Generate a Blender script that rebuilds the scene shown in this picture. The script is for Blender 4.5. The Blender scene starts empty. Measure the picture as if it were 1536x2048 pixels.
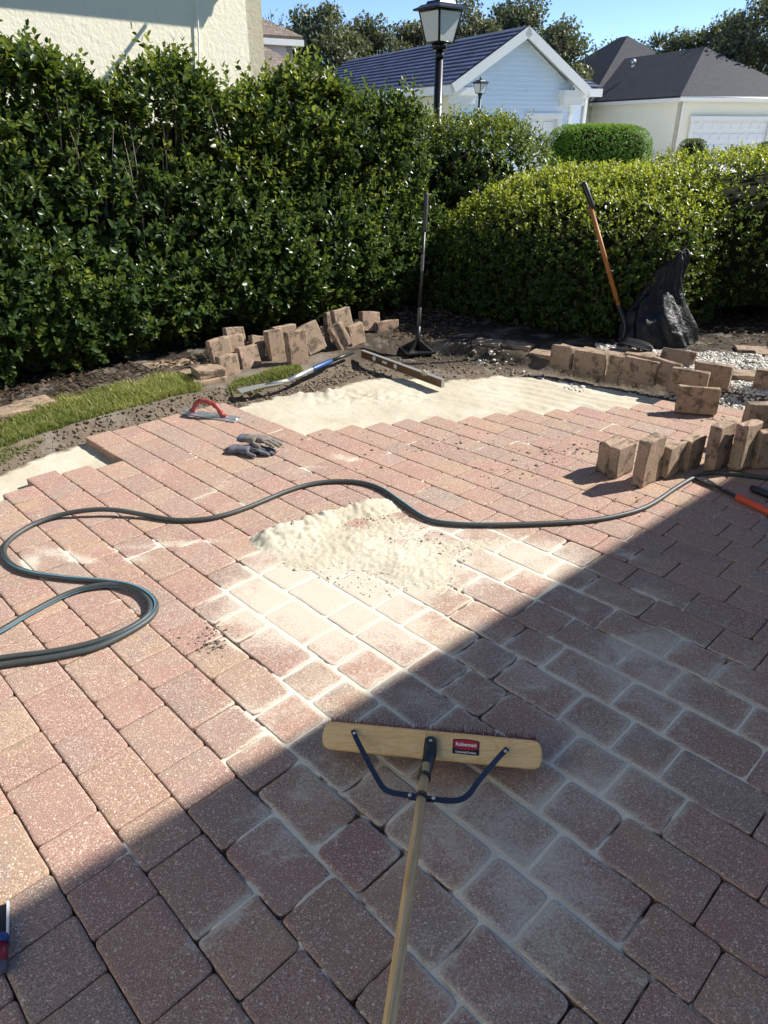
import bpy, bmesh, math, random
import numpy as np
from mathutils import Vector, Matrix

SC = bpy.context.scene
COL = SC.collection
random.seed(11)
RS = np.random.RandomState(7)

# ------------------------------------------------------------------ camera
FPX, EYE, TILT = 1420.0, 1.57, math.radians(28.3)
cam_d = bpy.data.cameras.new('camera')
cam = bpy.data.objects.new('camera', cam_d); COL.objects.link(cam)
cam.location = (0, 0, EYE); cam.rotation_euler = (math.radians(90) - TILT, 0, 0)
cam_d.sensor_fit = 'VERTICAL'; cam_d.sensor_height = 24.0; cam_d.sensor_width = 18.0
cam_d.lens = 24.0 * FPX / 2048; cam_d.clip_start = 0.05; cam_d.clip_end = 1500
SC.camera = cam

# ------------------------------------------------------------------ light
SUN_EL = math.radians(39.5); SUN_AZ = math.radians(70.7)      # azimuth from +Y towards +X
SUN = Vector((math.cos(SUN_EL) * math.sin(SUN_AZ), math.cos(SUN_EL) * math.cos(SUN_AZ), math.sin(SUN_EL)))
W = bpy.data.worlds.new('World'); SC.world = W; W.use_nodes = True
wn = W.node_tree; wn.nodes.clear()
sky = wn.nodes.new('ShaderNodeTexSky'); sky.sky_type = 'NISHITA'; sky.sun_disc = False
sky.sun_elevation = SUN_EL; sky.sun_rotation = SUN_AZ
sky.air_density = 0.5; sky.dust_density = 0.0; sky.ozone_density = 2.8; sky.altitude = 0
bg = wn.nodes.new('ShaderNodeBackground'); bg.inputs['Strength'].default_value = 0.10
wo = wn.nodes.new('ShaderNodeOutputWorld')
wn.links.new(sky.outputs[0], bg.inputs[0]); wn.links.new(bg.outputs[0], wo.inputs[0])
sd = bpy.data.lights.new('sun', 'SUN'); sd.energy = 3.9; sd.angle = math.radians(0.53); sd.color = (1.0, 0.965, 0.90)
so = bpy.data.objects.new('sun', sd); COL.objects.link(so); so.location = (20, 8, 20)
so.rotation_euler = SUN.to_track_quat('Z', 'Y').to_euler()
SC.view_settings.view_transform = 'Standard'; SC.view_settings.look = 'None'
SC.view_settings.exposure = 1.20; SC.view_settings.gamma = 1.0
SC.view_settings.use_curve_mapping = False
SC.cycles.use_denoising = True
SC.cycles.max_bounces = 8; SC.cycles.transparent_max_bounces = 8

# ------------------------------------------------------------------ measuring: photograph pixels (1536x2048) to places in the world
def ray(u, v):
    x = (u - 768) / FPX; y = -(v - 1024) / FPX
    return Vector((x, math.cos(TILT) + y * math.sin(TILT), -math.sin(TILT) + y * math.cos(TILT)))
def G(u, v, z=0.0):
    d = ray(u, v); return Vector((0, 0, EYE)) + d * ((z - EYE) / d.z)
def AY(u, v, yy):
    d = ray(u, v); return Vector((0, 0, EYE)) + d * (yy / d.y)
def PL(u, v, q, n):
    d = ray(u, v); e = Vector((0, 0, EYE)); return e + d * ((Vector(q) - e).dot(n) / d.dot(n))
def proj(p):
    zc = p[1] * math.cos(TILT) - (p[2] - EYE) * math.sin(TILT); yc = p[1] * math.sin(TILT) + (p[2] - EYE) * math.cos(TILT)
    return 768 + FPX * p[0] / zc, 1024 - FPX * yc / zc, zc

# ------------------------------------------------------------------ noise for height fields
def _hash(i, j, s):
    h = (i.astype(np.int64) * 374761393 + j.astype(np.int64) * 668265263 + s * 974634533) & 0x7fffffff
    h = ((h ^ (h >> 13)) * 1274126177) & 0x7fffffff
    return ((h ^ (h >> 16)) & 0xffff) / 65535.0
def vnoise(x, y, s=0):
    i = np.floor(x); j = np.floor(y); fx = x - i; fy = y - j
    fx = fx * fx * (3 - 2 * fx); fy = fy * fy * (3 - 2 * fy)
    a = _hash(i, j, s); b = _hash(i + 1, j, s); c = _hash(i, j + 1, s); d = _hash(i + 1, j + 1, s)
    return (a * (1 - fx) + b * fx) * (1 - fy) + (c * (1 - fx) + d * fx) * fy
def fbm(x, y, f=1.0, o=4, s=0, g=0.5):
    t = 0; a = 1.0; n = 0
    for k in range(o):
        t = t + a * (vnoise(x * f + 17.3 * k, y * f - 9.1 * k, s + k) - 0.5); n += a; a *= g; f *= 2.03
    return 2 * t / n
def sdf_poly(px, py, poly):
    """signed distance, positive inside"""
    P = np.array(poly, float); Q = np.roll(P, -1, 0)
    best = np.full(px.shape, 1e9); ins = np.zeros(px.shape, bool)
    for (ax, ay), (bx, by) in zip(P, Q):
        ex, ey = bx - ax, by - ay; wx, wy = px - ax, py - ay
        t = np.clip((wx * ex + wy * ey) / (ex * ex + ey * ey + 1e-12), 0, 1)
        best = np.minimum(best, (wx - ex * t) ** 2 + (wy - ey * t) ** 2)
        c = ((ay > py) != (by > py)) & (px < (bx - ax) * (py - ay) / (by - ay + 1e-12) + ax)
        ins ^= c
    d = np.sqrt(best)
    return np.where(ins, d, -d)
def smooth(a, b, x):
    t = np.clip((x - a) / (b - a), 0, 1); return t * t * (3 - 2 * t)

# ------------------------------------------------------------------ mesh helpers
def mesh_np(name, V, F, mat=None, smooth_=False, tint=None, attr='tint'):
    """V (n,3), F (m,k) uniform faces"""
    me = bpy.data.meshes.new(name)
    V = np.asarray(V, np.float32); F = np.asarray(F, np.int32); m, k = F.shape
    me.vertices.add(len(V)); me.vertices.foreach_set('co', V.ravel())
    me.loops.add(m * k); me.loops.foreach_set('vertex_index', F.ravel())
    me.polygons.add(m); me.polygons.foreach_set('loop_start', np.arange(0, m * k, k, dtype=np.int32))
    try: me.polygons.foreach_set('loop_total', np.full(m, k, np.int32))
    except Exception: pass
    me.update(calc_edges=True)
    if smooth_: me.polygons.foreach_set('use_smooth', np.ones(m, bool))
    if tint is not None:
        dom = 'FACE' if len(tint) == m else 'POINT'
        a = me.attributes.new(attr, 'FLOAT', dom); a.data.foreach_set('value', np.asarray(tint, np.float32))
    if mat: me.materials.append(mat)
    return me
def link(name, me, parent=None):
    o = bpy.data.objects.new(name, me); COL.objects.link(o)
    if parent: o.parent = parent
    return o
def thing(name, label, cat, loc=(0, 0, 0), rz=0.0, group=None):
    o = bpy.data.objects.new(name, None); COL.objects.link(o)
    o.empty_display_size = 0.1
    o.location = loc; o.rotation_euler = (0, 0, rz); tag(o, label, cat, group); return o
def tag(o, label, cat, group=None):
    o['label'] = label; o['category'] = cat
    if group: o['group'] = group
    return o
def kind(o, k): o['kind'] = k; return o

class MB:
    """collects shapes into one mesh"""
    def __init__(s): s.v = []; s.f = []; s.sm = []
    def add(s, vs, fs, sm=False):
        n = len(s.v); s.v += [tuple(p) for p in vs]; s.f += [tuple(i + n for i in f) for f in fs]; s.sm += [sm] * len(fs); return s
    def box(s, c, size, M=None, bev=0.0):
        x, y, z = [k / 2 for k in size]; c = Vector(c)
        if bev <= 0:
            vs = [Vector((a * x, b * y, d * z)) for d in (-1, 1) for b in (-1, 1) for a in (-1, 1)]
            fs = [(0, 2, 3, 1), (4, 5, 7, 6), (0, 1, 5, 4), (2, 6, 7, 3), (0, 4, 6, 2), (1, 3, 7, 5)]
        else:
            bm = bmesh.new(); bmesh.ops.create_cube(bm, size=1.0)
            for v in bm.verts: v.co = Vector((v.co.x * 2 * x, v.co.y * 2 * y, v.co.z * 2 * z))
            bmesh.ops.bevel(bm, geom=bm.edges[:], offset=bev, segments=2, affect='EDGES', profile=0.6)
            bm.verts.index_update(); vs = [v.co.copy() for v in bm.verts]; fs = [tuple(v.index for v in f.verts) for f in bm.faces]; bm.free()
        vs = [(M @ p if M else p) + c for p in vs]
        return s.add(vs, fs)
    def prism(s, pts, d):
        """polygon pts (3D, planar) pushed along d"""
        n = len(pts); d = Vector(d); vs = [Vector(p) for p in pts] + [Vector(p) + d for p in pts]
        fs = [tuple(range(n))[::-1], tuple(range(n, 2 * n))] + [(i, (i + 1) % n, n + (i + 1) % n, n + i) for i in range(n)]
        return s.add(vs, fs)
    def tube(s, path, r, n=10, cap=True, flat=1.0):
        path = [Vector(p) for p in path]; m = len(path)
        rr = r if isinstance(r, (list, tuple)) else [r] * m
        vs = []; fs = []; up = None
        for i, p in enumerate(path):
            t = (path[min(i + 1, m - 1)] - path[max(i - 1, 0)]).normalized()
            if up is None:
                up = Vector((0, 0, 1)) if abs(t.z) < 0.9 else Vector((1, 0, 0))
            a = up - t * up.dot(t)
            if a.length < 1e-5: a = t.orthogonal()
            a.normalize(); b = t.cross(a); up = a
            for k in range(n):
                w = 2 * math.pi * k / n; vs.append(p + (a * math.cos(w) * flat + b * math.sin(w)) * rr[i])
        for i in range(m - 1):
            for k in range(n):
                k2 = (k + 1) % n; fs.append((i * n + k, i * n + k2, (i + 1) * n + k2, (i + 1) * n + k))
        if cap: fs += [tuple(range(n))[::-1], tuple(range((m - 1) * n, m * n))]
        return s.add(vs, fs, True)
    def ball(s, c, r, M=None, n=10, m=7):
        c = Vector(c); r = r if isinstance(r, (tuple, list)) else (r, r, r); vs = [(0, 0, -r[2])]; fs = []
        for i in range(1, m):
            a = -math.pi / 2 + math.pi * i / m
            for k in range(n):
                w = 2 * math.pi * k / n; vs.append((r[0] * math.cos(a) * math.cos(w), r[1] * math.cos(a) * math.sin(w), r[2] * math.sin(a)))
        vs.append((0, 0, r[2])); L = len(vs) - 1
        for k in range(n):
            k2 = (k + 1) % n; fs.append((0, 1 + k2, 1 + k)); fs.append((L, L - n + k, L - n + k2))
            for i in range(m - 2): fs.append((1 + i * n + k, 1 + i * n + k2, 1 + (i + 1) * n + k2, 1 + (i + 1) * n + k))
        return s.add([(M @ Vector(p) if M else Vector(p)) + c for p in vs], fs, True)
    def mesh(s, name, mat=None):
        me = bpy.data.meshes.new(name); me.from_pydata([tuple(p) for p in s.v], [], s.f); me.update()
        me.polygons.foreach_set('use_smooth', s.sm)
        bm = bmesh.new(); bm.from_mesh(me); bmesh.ops.recalc_face_normals(bm, faces=bm.faces[:]); bm.to_mesh(me); bm.free()
        if mat: me.materials.append(mat)
        return me
    def build(s, name, mat, parent=None): return link(name, s.mesh(name, mat), parent)
def spline(pts, step=8):
    pts = [Vector(p) for p in pts]; out = []
    for i in range(len(pts) - 1):
        p0 = pts[max(i - 1, 0)]; p1 = pts[i]; p2 = pts[i + 1]; p3 = pts[min(i + 2, len(pts) - 1)]
        for k in range(step):
            t = k / step
            out.append(0.5 * ((2 * p1) + (p2 - p0) * t + (2 * p0 - 5 * p1 + 4 * p2 - p3) * t * t + (3 * p1 - p0 - 3 * p2 + p3) * t ** 3))
    out.append(pts[-1]); return out
def frame(xa, up=(0, 0, 1)):
    x = Vector(xa).normalized(); z = Vector(up) - x * Vector(up).dot(x); z.normalize(); y = z.cross(x)
    return Matrix((x, y, z)).transposed()

# ------------------------------------------------------------------ materials
class N:
    def __init__(s, name):
        s.m = bpy.data.materials.new(name); s.m.use_nodes = True; s.t = s.m.node_tree; s.t.nodes.clear()
        s.out = s.n('ShaderNodeOutputMaterial')
    def n(s, typ, **kw):
        d = s.t.nodes.new(typ)
        for k, v in kw.items():
            if k.startswith('i_'):
                key = k[2:].replace('_', ' '); s.put(d, key, v)
            elif k.startswith('n_'): s.put(d, int(k[2:]), v)
            else: setattr(d, k, v)
        return d
    def put(s, d, key, v):
        if isinstance(v, bpy.types.NodeSocket): s.t.links.new(v, d.inputs[key])
        elif hasattr(v, 'outputs'): s.t.links.new(v.outputs[0], d.inputs[key])
        else: d.inputs[key].default_value = v
    def math(s, op, a, b=0.0, c=None, clamp=False):
        d = s.n('ShaderNodeMath', operation=op, use_clamp=clamp); s.put(d, 0, a); s.put(d, 1, b)
        if c is not None: s.put(d, 2, c)
        return d.outputs[0]
    def mix(s, f, a, b, bt='MIX'):
        d = s.n('ShaderNodeMix', data_type='RGBA', blend_type=bt); s.put(d, 0, f)
        for i, v in ((6, a), (7, b)):
            s.put(d, i, (*v, 1) if isinstance(v, tuple) and len(v) == 3 else v)
        return d.outputs[2]
    def ramp(s, f, st, const=False):
        d = s.n('ShaderNodeValToRGB'); s.put(d, 0, f); e = d.color_ramp.elements
        if const: d.color_ramp.interpolation = 'CONSTANT'
        while len(e) < len(st): e.new(0.5)
        for k, (p, c) in zip(e, st): k.position = p; k.color = (*c, 1) if not isinstance(c, (int, float)) else (c, c, c, 1)
        return d.outputs[0]
    def rng(s, x, a, b, c=0.0, d=1.0):
        k = s.n('ShaderNodeMapRange', interpolation_type='SMOOTHSTEP'); s.put(k, 0, x)
        for i, v in enumerate((a, b, c, d)): s.put(k, i + 1, v)
        return k.outputs[0]
    def noise(s, vec, sc, det=4.0, rough=0.55, dist=0.0):
        d = s.n('ShaderNodeTexNoise'); s.put(d, 'Vector', vec); d.inputs['Scale'].default_value = sc
        d.inputs['Detail'].default_value = det; d.inputs['Roughness'].default_value = rough; d.inputs['Distortion'].default_value = dist
        return d.outputs[0]
    def vor(s, vec, sc, rnd=1.0):
        d = s.n('ShaderNodeTexVoronoi'); s.put(d, 'Vector', vec); d.inputs['Scale'].default_value = sc; d.inputs['Randomness'].default_value = rnd
        return d
    def pos(s): return s.n('ShaderNodeNewGeometry').outputs['Position']
    def obj(s): return s.n('ShaderNodeTexCoord').outputs['Object']
    def attr(s, a): return s.n('ShaderNodeAttribute', attribute_name=a).outputs['Fac']
    def bump(s, h, strength=0.3, dist=0.01, nrm=None):
        d = s.n('ShaderNodeBump'); s.put(d, 'Height', h); d.inputs['Strength'].default_value = strength; d.inputs['Distance'].default_value = dist
        if nrm: s.put(d, 'Normal', nrm)
        return d.outputs[0]
    def bsdf(s, col, rough=0.6, spec=0.5, metal=0.0, nrm=None, **kw):
        d = s.n('ShaderNodeBsdfPrincipled')
        s.put(d, 'Base Color', (*col, 1) if isinstance(col, tuple) and len(col) == 3 else col)
        s.put(d, 'Roughness', rough); s.put(d, 'Metallic', metal); s.put(d, 'Specular IOR Level', spec)
        if nrm: s.put(d, 'Normal', nrm)
        for k, v in kw.items(): s.put(d, k.replace('_', ' '), v)
        return d.outputs[0]
    def done(s, sh): s.t.links.new(sh, s.out.inputs[0]); return s.m
def simple(name, col, rough=0.6, metal=0.0, spec=0.5, var=0.12, nsc=30.0, bump=0.0, bsc=200.0):
    k = N(name); p = k.obj()
    c = k.mix(k.noise(p, nsc, 4), tuple(x * (1 - var) for x in col), tuple(min(1, x * (1 + var)) for x in col))
    r = k.math('ADD', k.math('MULTIPLY', k.noise(p, nsc * 2.3, 3), 0.16), rough - 0.08)
    nr = k.bump(k.noise(p, bsc, 3), bump, 0.002) if bump else None
    return k.done(k.bsdf(c, r, spec, metal, nr))

# dusty patches of jointing sand swept over the pavers: (x, y, half-length, half-width, turn, amount)
def _d(u, v, a, b, ang, amp): g = G(u, v); return (g.x, g.y, a, b, math.radians(ang), amp)
DUST = [_d(690, 1110, .50, .36, 10, .92), _d(620, 1200, .42, .36, -20, .72), _d(560, 1215, .30, .28, 0, .6), _d(800, 1215, .46, .28, -30, .66),
        _d(950, 1125, .50, .26, 10, .72), _d(1080, 1110, .30, .16, -20, .55), _d(760, 1340, .42, .34, -40, .42), _d(520, 1440, .25, .20, 0, .30),
        _d(1280, 1290, .24, .09, 15, .80), _d(1180, 1190, .30, .20, -30, .35), _d(1160, 1360, .35, .25, -40, .46), _d(1320, 1190, .10, .05, -40, .55), _d(1255, 1110, .09, .04, -40, .6),
        _d(1180, 1560, .30, .22, 0, .52), _d(1420, 1380, .35, .30, 0, .45), _d(960, 1660, .40, .22, -40, .50), _d(1060, 1790, .26, .16, -40, .42), _d(560, 1640, .16, .14, 30, .42), _d(445, 1830, .12, .05, 45, .6),
        _d(980, 1950, .22, .16, 0, .36), _d(700, 1540, .2, .15, 0, .3),
        _d(900, 1600, .80, .50, -45, .13), _d(1250, 1450, .65, .40, -40, .10), _d(760, 1800, .4, .3, -45, .10),
        _d(340, 1088, .34, .035, 8, .85), _d(130, 1110, .22, .045, -20, .75), _d(60, 1125, .10, .05, -60, 1.0), _d(420, 985, .16, .05, 60, .55),
        _d(690, 915, .10, .05, -30, .8), _d(600, 940, .16, .05, 20, .5), _d(490, 1010, .13, .06, 30, .5), _d(260, 1120, .10, .05, 0, .5), _d(900, 1060, .4, .1, 5, .5)]
def dust_np(x, y):
    t = np.zeros_like(x)
    for cx, cy, a, b, w, amp in DUST:
        dx, dy = x - cx, y - cy; c, s = math.cos(w), math.sin(w)
        r = np.sqrt(((dx * c + dy * s) / a) ** 2 + ((-dx * s + dy * c) / b) ** 2)
        t = t + amp * (1 - smooth(0.25, 1.25, r))
    return t
def dust_nodes(k):
    p = k.pos(); tot = None
    for cx, cy, a, b, w, amp in DUST:
        m = k.n('ShaderNodeMapping', vector_type='TEXTURE'); k.put(m, 0, p)
        m.inputs['Location'].default_value = (cx, cy, 0); m.inputs['Rotation'].default_value = (0, 0, w); m.inputs['Scale'].default_value = (a, b, 1e3)
        l = k.n('ShaderNodeVectorMath', operation='LENGTH'); k.put(l, 0, m.outputs[0])
        f = k.rng(l.outputs['Value'], 0.25, 1.25, amp, 0.0)
        tot = f if tot is None else k.math('ADD', tot, f)
    return tot

def paver_material(name, dirty):
    k = N(name); rnd = k.attr('rnd')
    p = k.pos() if not dirty else k.obj()
    off = k.n('ShaderNodeVectorMath', operation='ADD'); k.put(off, 0, p); 
    cmb = k.n('ShaderNodeCombineXYZ'); k.put(cmb, 0, k.math('MULTIPLY', rnd, 13.7)); k.put(cmb, 1, k.math('MULTIPLY', rnd, 41.0)); k.put(cmb, 2, k.math('MULTIPLY', rnd, 7.0))
    k.put(off, 1, cmb); q = off.outputs[0]
    pal = [(0.0, (.43, .235, .165)), (.11, (.41, .185, .160)), (.22, (.455, .275, .160)), (.33, (.35, .245, .210)), (.44, (.42, .225, .175)), (.54, (.35, .155, .145)), (.63, (.45, .25, .165)), (.72, (.29, .225, .20)), (.81, (.41, .19, .16)), (.90, (.33, .20, .175)), (1.0, (.45, .285, .175))]
    c1 = k.ramp(rnd, pal)
    r2 = k.math('FRACT', k.math('MULTIPLY', rnd, 7.31)); c2 = k.ramp(r2, pal)
    c = k.mix(k.rng(k.noise(q, 9.0, 3, .5), .42, .62), c1, c2)
    g = k.rng(k.noise(q, 6.0, 2, .5), .56, .72)
    c = k.mix(k.math('MULTIPLY', g, .55), c, (.29, .23, .175))
    c = k.mix(k.math('MULTIPLY', k.math('FRACT', k.math('MULTIPLY', rnd, 23.7)), .32), c, (.15, .10, .09))
    # fine mineral grain and pale aggregate
    fine = k.noise(q, 330, 4, .75); dn = k.n('ShaderNodeTexNoise'); k.put(dn, 'Vector', q); dn.inputs['Scale'].default_value = 210
    dv_ = k.n('ShaderNodeVectorMath', operation='MULTIPLY_ADD'); k.put(dv_, 0, dn.outputs['Color']); dv_.inputs[1].default_value = (.006, .006, .006); k.put(dv_, 2, q); qd = dv_.outputs[0]
    c = k.mix(k.rng(fine, .36, .64, 0.0, 1.0), k.mix(.60, c, (.09, .055, .045)), k.mix(.38, c, (.68, .52, .38)))
    v = k.vor(qd, 230); sep = k.n('ShaderNodeSeparateColor'); k.put(sep, 0, v.outputs['Color'])
    pick = k.math('GREATER_THAN', sep.outputs[0], .46)
    szr = k.math('MULTIPLY_ADD', sep.outputs[1], .34, .14)
    sp = k.math('MULTIPLY', pick, k.math('LESS_THAN', v.outputs['Distance'], szr))
    v2 = k.vor(qd, 95); s2 = k.n('ShaderNodeSeparateColor'); k.put(s2, 0, v2.outputs['Color'])
    sp2 = k.math('MULTIPLY', k.math('GREATER_THAN', s2.outputs[0], .86), k.math('LESS_THAN', v2.outputs['Distance'], k.math('MULTIPLY_ADD', s2.outputs[1], .20, .12)))
    spk = k.math('MAXIMUM', sp, sp2)
    c = k.mix(k.math('MULTIPLY', spk, .82), c, k.mix(sep.outputs[2], (.80, .69, .56), (.58, .44, .33)))
    pit = k.rng(k.noise(q, 62, 4, .7), .66, .74); c = k.mix(k.math('MULTIPLY', pit, .55), c, (.07, .045, .038))
    h = k.math('ADD', k.math('ADD', k.math('MULTIPLY', fine, .6), k.math('MULTIPLY', spk, .25)), k.math('MULTIPLY', pit, -1.2))
    if not dirty:
        fld = dust_nodes(k); wp = k.pos()
        nz = k.noise(wp, 7.0, 6, .62, .6); nf = k.noise(wp, 120, 3, .7)
        gen = k.rng(k.noise(wp, 2.3, 4, .55), .54, .80, 0, .30)
        sm_ = k.n('ShaderNodeMapping'); k.put(sm_, 0, wp); sm_.inputs['Rotation'].default_value = (0, 0, .7); sm_.inputs['Scale'].default_value = (3.2, 10.5, 1)
        stk = k.math('MULTIPLY', k.rng(k.noise(sm_.outputs[0], 1.6, 6, .68, .8), .55, .72, 0, .62), k.rng(fld, .02, .14))
        fld = k.math('ADD', k.math('ADD', fld, gen), stk)
        rim = k.attr('rim'); near = k.rng(fld, .06, .35)
        fld = k.math('ADD', fld, k.math('MULTIPLY', k.math('MULTIPLY', rim, near), .50))
        amt = k.math('ADD', k.math('MULTIPLY', fld, 1.05), k.math('MULTIPLY_ADD', nz, 2.2, -1.32))
        amt = k.math('ADD', amt, k.math('MULTIPLY_ADD', nf, 1.9, -.95))
        amt = k.rng(amt, .0, 1.2, 0, .70)
        nrm_z = k.n('ShaderNodeSeparateXYZ'); k.put(nrm_z, 0, k.n('ShaderNodeNewGeometry').outputs['Normal'])
        amt = k.math('MULTIPLY', amt, k.rng(nrm_z.outputs[2], .3, .8))
        c = k.mix(amt, c, k.mix(nf, (.54, .485, .39), (.70, .64, .52)))
    else:
        wp = k.obj()
        d = k.rng(k.math('ADD', k.math('MULTIPLY', k.noise(q, 9, 5, .65), .75), k.math('MULTIPLY', k.noise(q, 80, 3, .75), .25)), .34, .56)
        c = k.mix(k.math('MULTIPLY', d, .8), c, k.mix(k.noise(q, 30, 4), (.19, .14, .092), (.38, .29, .19)))
        st_ = k.rng(k.noise(q, 14, 5, .7), .50, .62); c = k.mix(k.math('MULTIPLY', st_, .75), c, (.075, .055, .04))
        h = k.math('ADD', h, k.math('MULTIPLY', k.noise(q, 45, 4, .7), 1.4))
    nr = k.bump(h, .55, .0025)
    return k.done(k.bsdf(c, .88, .22, 0, nr))

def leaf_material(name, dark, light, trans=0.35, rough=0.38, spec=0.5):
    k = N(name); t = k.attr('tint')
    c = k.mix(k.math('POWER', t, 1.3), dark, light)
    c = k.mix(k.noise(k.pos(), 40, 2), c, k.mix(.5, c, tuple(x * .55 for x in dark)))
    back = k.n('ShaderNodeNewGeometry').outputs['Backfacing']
    c = k.mix(k.math('MULTIPLY', back, .45), c, tuple(min(1, x * 1.5 + .02) for x in dark))
    b = k.bsdf(c, rough, spec)
    tr = k.n('ShaderNodeBsdfTranslucent'); k.put(tr, 0, k.mix(.5, c, k.mix(t, (.16, .22, .02), (.42, .46, .06))))
    m = k.n('ShaderNodeMixShader'); k.put(m, 0, trans); k.put(m, 1, b); k.put(m, 2, tr.outputs[0])
    return k.done(m.outputs[0])

def sand_material(nm='masonry_sand', ca=(.47, .415, .31), cb=(.55, .50, .39)):
    k = N(nm); p = k.pos()
    n1 = k.noise(p, 3.0, 4, .6); n2 = k.noise(p, 22, 5, .65); n3 = k.noise(p, 400, 2, .7)
    c = k.mix(k.rng(n1, .35, .65), ca, cb)
    damp = k.rng(k.math('ADD', k.math('MULTIPLY', n2, .5), k.math('MULTIPLY', k.noise(p, 1.7, 4, .6), .6)), .62, .74)
    c = k.mix(k.math('MULTIPLY', damp, .6), c, (.33, .265, .18))
    c = k.mix(k.rng(n3, .25, .45, .30, 0.0), c, (.36, .29, .2)); n5 = k.noise(p, 190, 3, .8); c = k.mix(k.rng(n5, .52, .70, 0, .38), c, (.30, .24, .165)); c = k.mix(k.rng(n5, .48, .30, 0, .35), c, (.72, .68, .58))
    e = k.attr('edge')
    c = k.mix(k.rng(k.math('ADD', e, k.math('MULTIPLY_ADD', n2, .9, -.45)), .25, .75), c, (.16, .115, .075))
    nr = k.bump(n2, .35, .012); nr = k.bump(n3, .5, .002, nr)
    return k.done(k.bsdf(c, .95, .15, 0, nr))
def soil_material():
    k = N('garden_soil'); p = k.pos()
    n = k.noise(p, 12, 6, .65); f = k.noise(p, 150, 3, .7)
    c = k.mix(n, (.085, .066, .048), (.19, .15, .108))
    c = k.mix(k.rng(f, .5, .75), c, (.24, .19, .14))
    mul_shade = k.attr('mulch_shade'); c = k.mix(mul_shade, c, (.022, .017, .013))
    gr = k.rng(k.noise(p, 4.5, 5, .6), .52, .62)
    c = k.mix(k.math('MULTIPLY', gr, .7), c, (.19, .165, .135))
    nr = k.bump(n, .6, .03); nr = k.bump(f, .5, .004, nr)
    return k.done(k.bsdf(c, .95, .15, 0, nr))
def wood_material(name, a, b, ax=(1, 14, 14), sc=5.0):
    k = N(name); p = k.obj(); m = k.n('ShaderNodeMapping'); k.put(m, 0, p); m.inputs['Scale'].default_value = ax
    n = k.noise(m.outputs[0], sc, 5, .6, 1.2)
    w = k.math('FRACT', k.math('MULTIPLY', n, 5.0))
    c = k.mix(k.rng(w, .1, .9), a, b); c = k.mix(k.math('MULTIPLY', k.noise(m.outputs[0], sc * 9, 2), .35), c, tuple(x * .6 for x in a))
    return k.done(k.bsdf(c, .5, .35, 0, k.bump(n, .12, .002)))
def stucco(name, col):
    k = N(name); p = k.obj(); n = k.noise(p, 16, 5, .65); b = k.noise(p, .55, 3)
    c = k.mix(b, tuple(x * .94 for x in col), tuple(x * 1.04 for x in col)); c = k.mix(k.rng(n, .3, .5, .12, 0), c, tuple(x * .8 for x in col))
    return k.done(k.bsdf(c, .9, .2, 0, k.bump(n, .5, .02)))
def roof_material(name, col, sc=(3.0, 8.0), hue=(.1, .1, .12)):
    k = N(name); p = k.obj()
    b = k.n('ShaderNodeTexBrick'); k.put(b, 'Vector', k.n('ShaderNodeTexCoord').outputs['UV'])
    b.inputs['Scale'].default_value = 1.0; b.inputs['Brick Width'].default_value = sc[0]; b.inputs['Row Height'].default_value = sc[1]; b.inputs['Mortar Size'].default_value = .012
    b.inputs['Color1'].default_value = (*[x * .75 for x in col], 1); b.inputs['Color2'].default_value = (*[x * 1.3 for x in col], 1); b.inputs['Mortar'].default_value = (*[x * .45 for x in col], 1)
    c = k.mix(k.noise(p, 1.2, 4), b.outputs['Color'], k.mix(.5, b.outputs['Color'], hue))
    return k.done(k.bsdf(c, .8, .3, 0, k.bump(b.outputs['Fac'], .6, -.02)))

M = {}
M['paver'] = paver_material('tumbled_paver', False); M['loose'] = paver_material('dirty_paver', True)
M['sand'] = sand_material(); M['joint'] = sand_material('jointing_sand', (.66, .60, .47), (.74, .68, .55)); M['soil'] = soil_material()
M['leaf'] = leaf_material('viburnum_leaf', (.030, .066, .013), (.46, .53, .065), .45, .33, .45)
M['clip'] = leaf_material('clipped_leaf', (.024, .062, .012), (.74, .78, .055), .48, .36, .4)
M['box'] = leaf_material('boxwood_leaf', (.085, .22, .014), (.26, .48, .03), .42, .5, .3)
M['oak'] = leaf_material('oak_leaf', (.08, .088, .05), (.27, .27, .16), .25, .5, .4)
M['grass'] = leaf_material('grass_blade', (.16, .20, .045), (.56, .51, .19), .40, .5, .3)
M['litter'] = leaf_material('dead_leaf', (.07, .045, .03), (.34, .22, .14), .15, .7, .2)
M['core'] = simple('shaded_twigs', (.018, .02, .010), .95, spec=.05, var=.5, nsc=9)  # solid hull inside the hedges, their inner shade painted as near-black colour
M['bark'] = simple('grey_bark', (.12, .10, .08), .9, var=.4, nsc=12, bump=.5, bsc=30)
M['twig'] = simple('dry_twig', (.26, .22, .17), .85, var=.3)
M['stone'] = simple('white_gravel', (.62, .585, .52), .9, spec=.2, var=.35, nsc=24, bump=.3)
M['clod'] = simple('soil_clod', (.17, .135, .098), .95, spec=.1, var=.5, nsc=18)
M['black'] = simple('black_powder_coat', (.009, .0095, .010), .45, var=.3)
M['lampblack'] = simple('black_lamp_paint', (.012, .012, .013), .32, var=.2)
M['plastic'] = simple('black_plastic', (.018, .019, .02), .42, var=.25)
M['steelblue'] = simple('blue_black_brace', (.012, .020, .045), .5, var=.2, nsc=60)
M['zinc'] = simple('zinc_screw', (.62, .62, .6), .35, metal=.9)
M['alu'] = simple('brushed_aluminium', (.62, .64, .65), .42, metal=.85, var=.15, nsc=20)
M['blade'] = simple('dusty_steel', (.42, .42, .40), .5, metal=.6, var=.25, nsc=14)
M['blue'] = simple('blue_grip', (.012, .06, .20), .45)
M['redgrip'] = simple('dull_red_grip', (.30, .055, .045), .5, var=.15)
M['orange'] = simple('orange_rubber', (.62, .085, .03), .55, var=.12)
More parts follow.
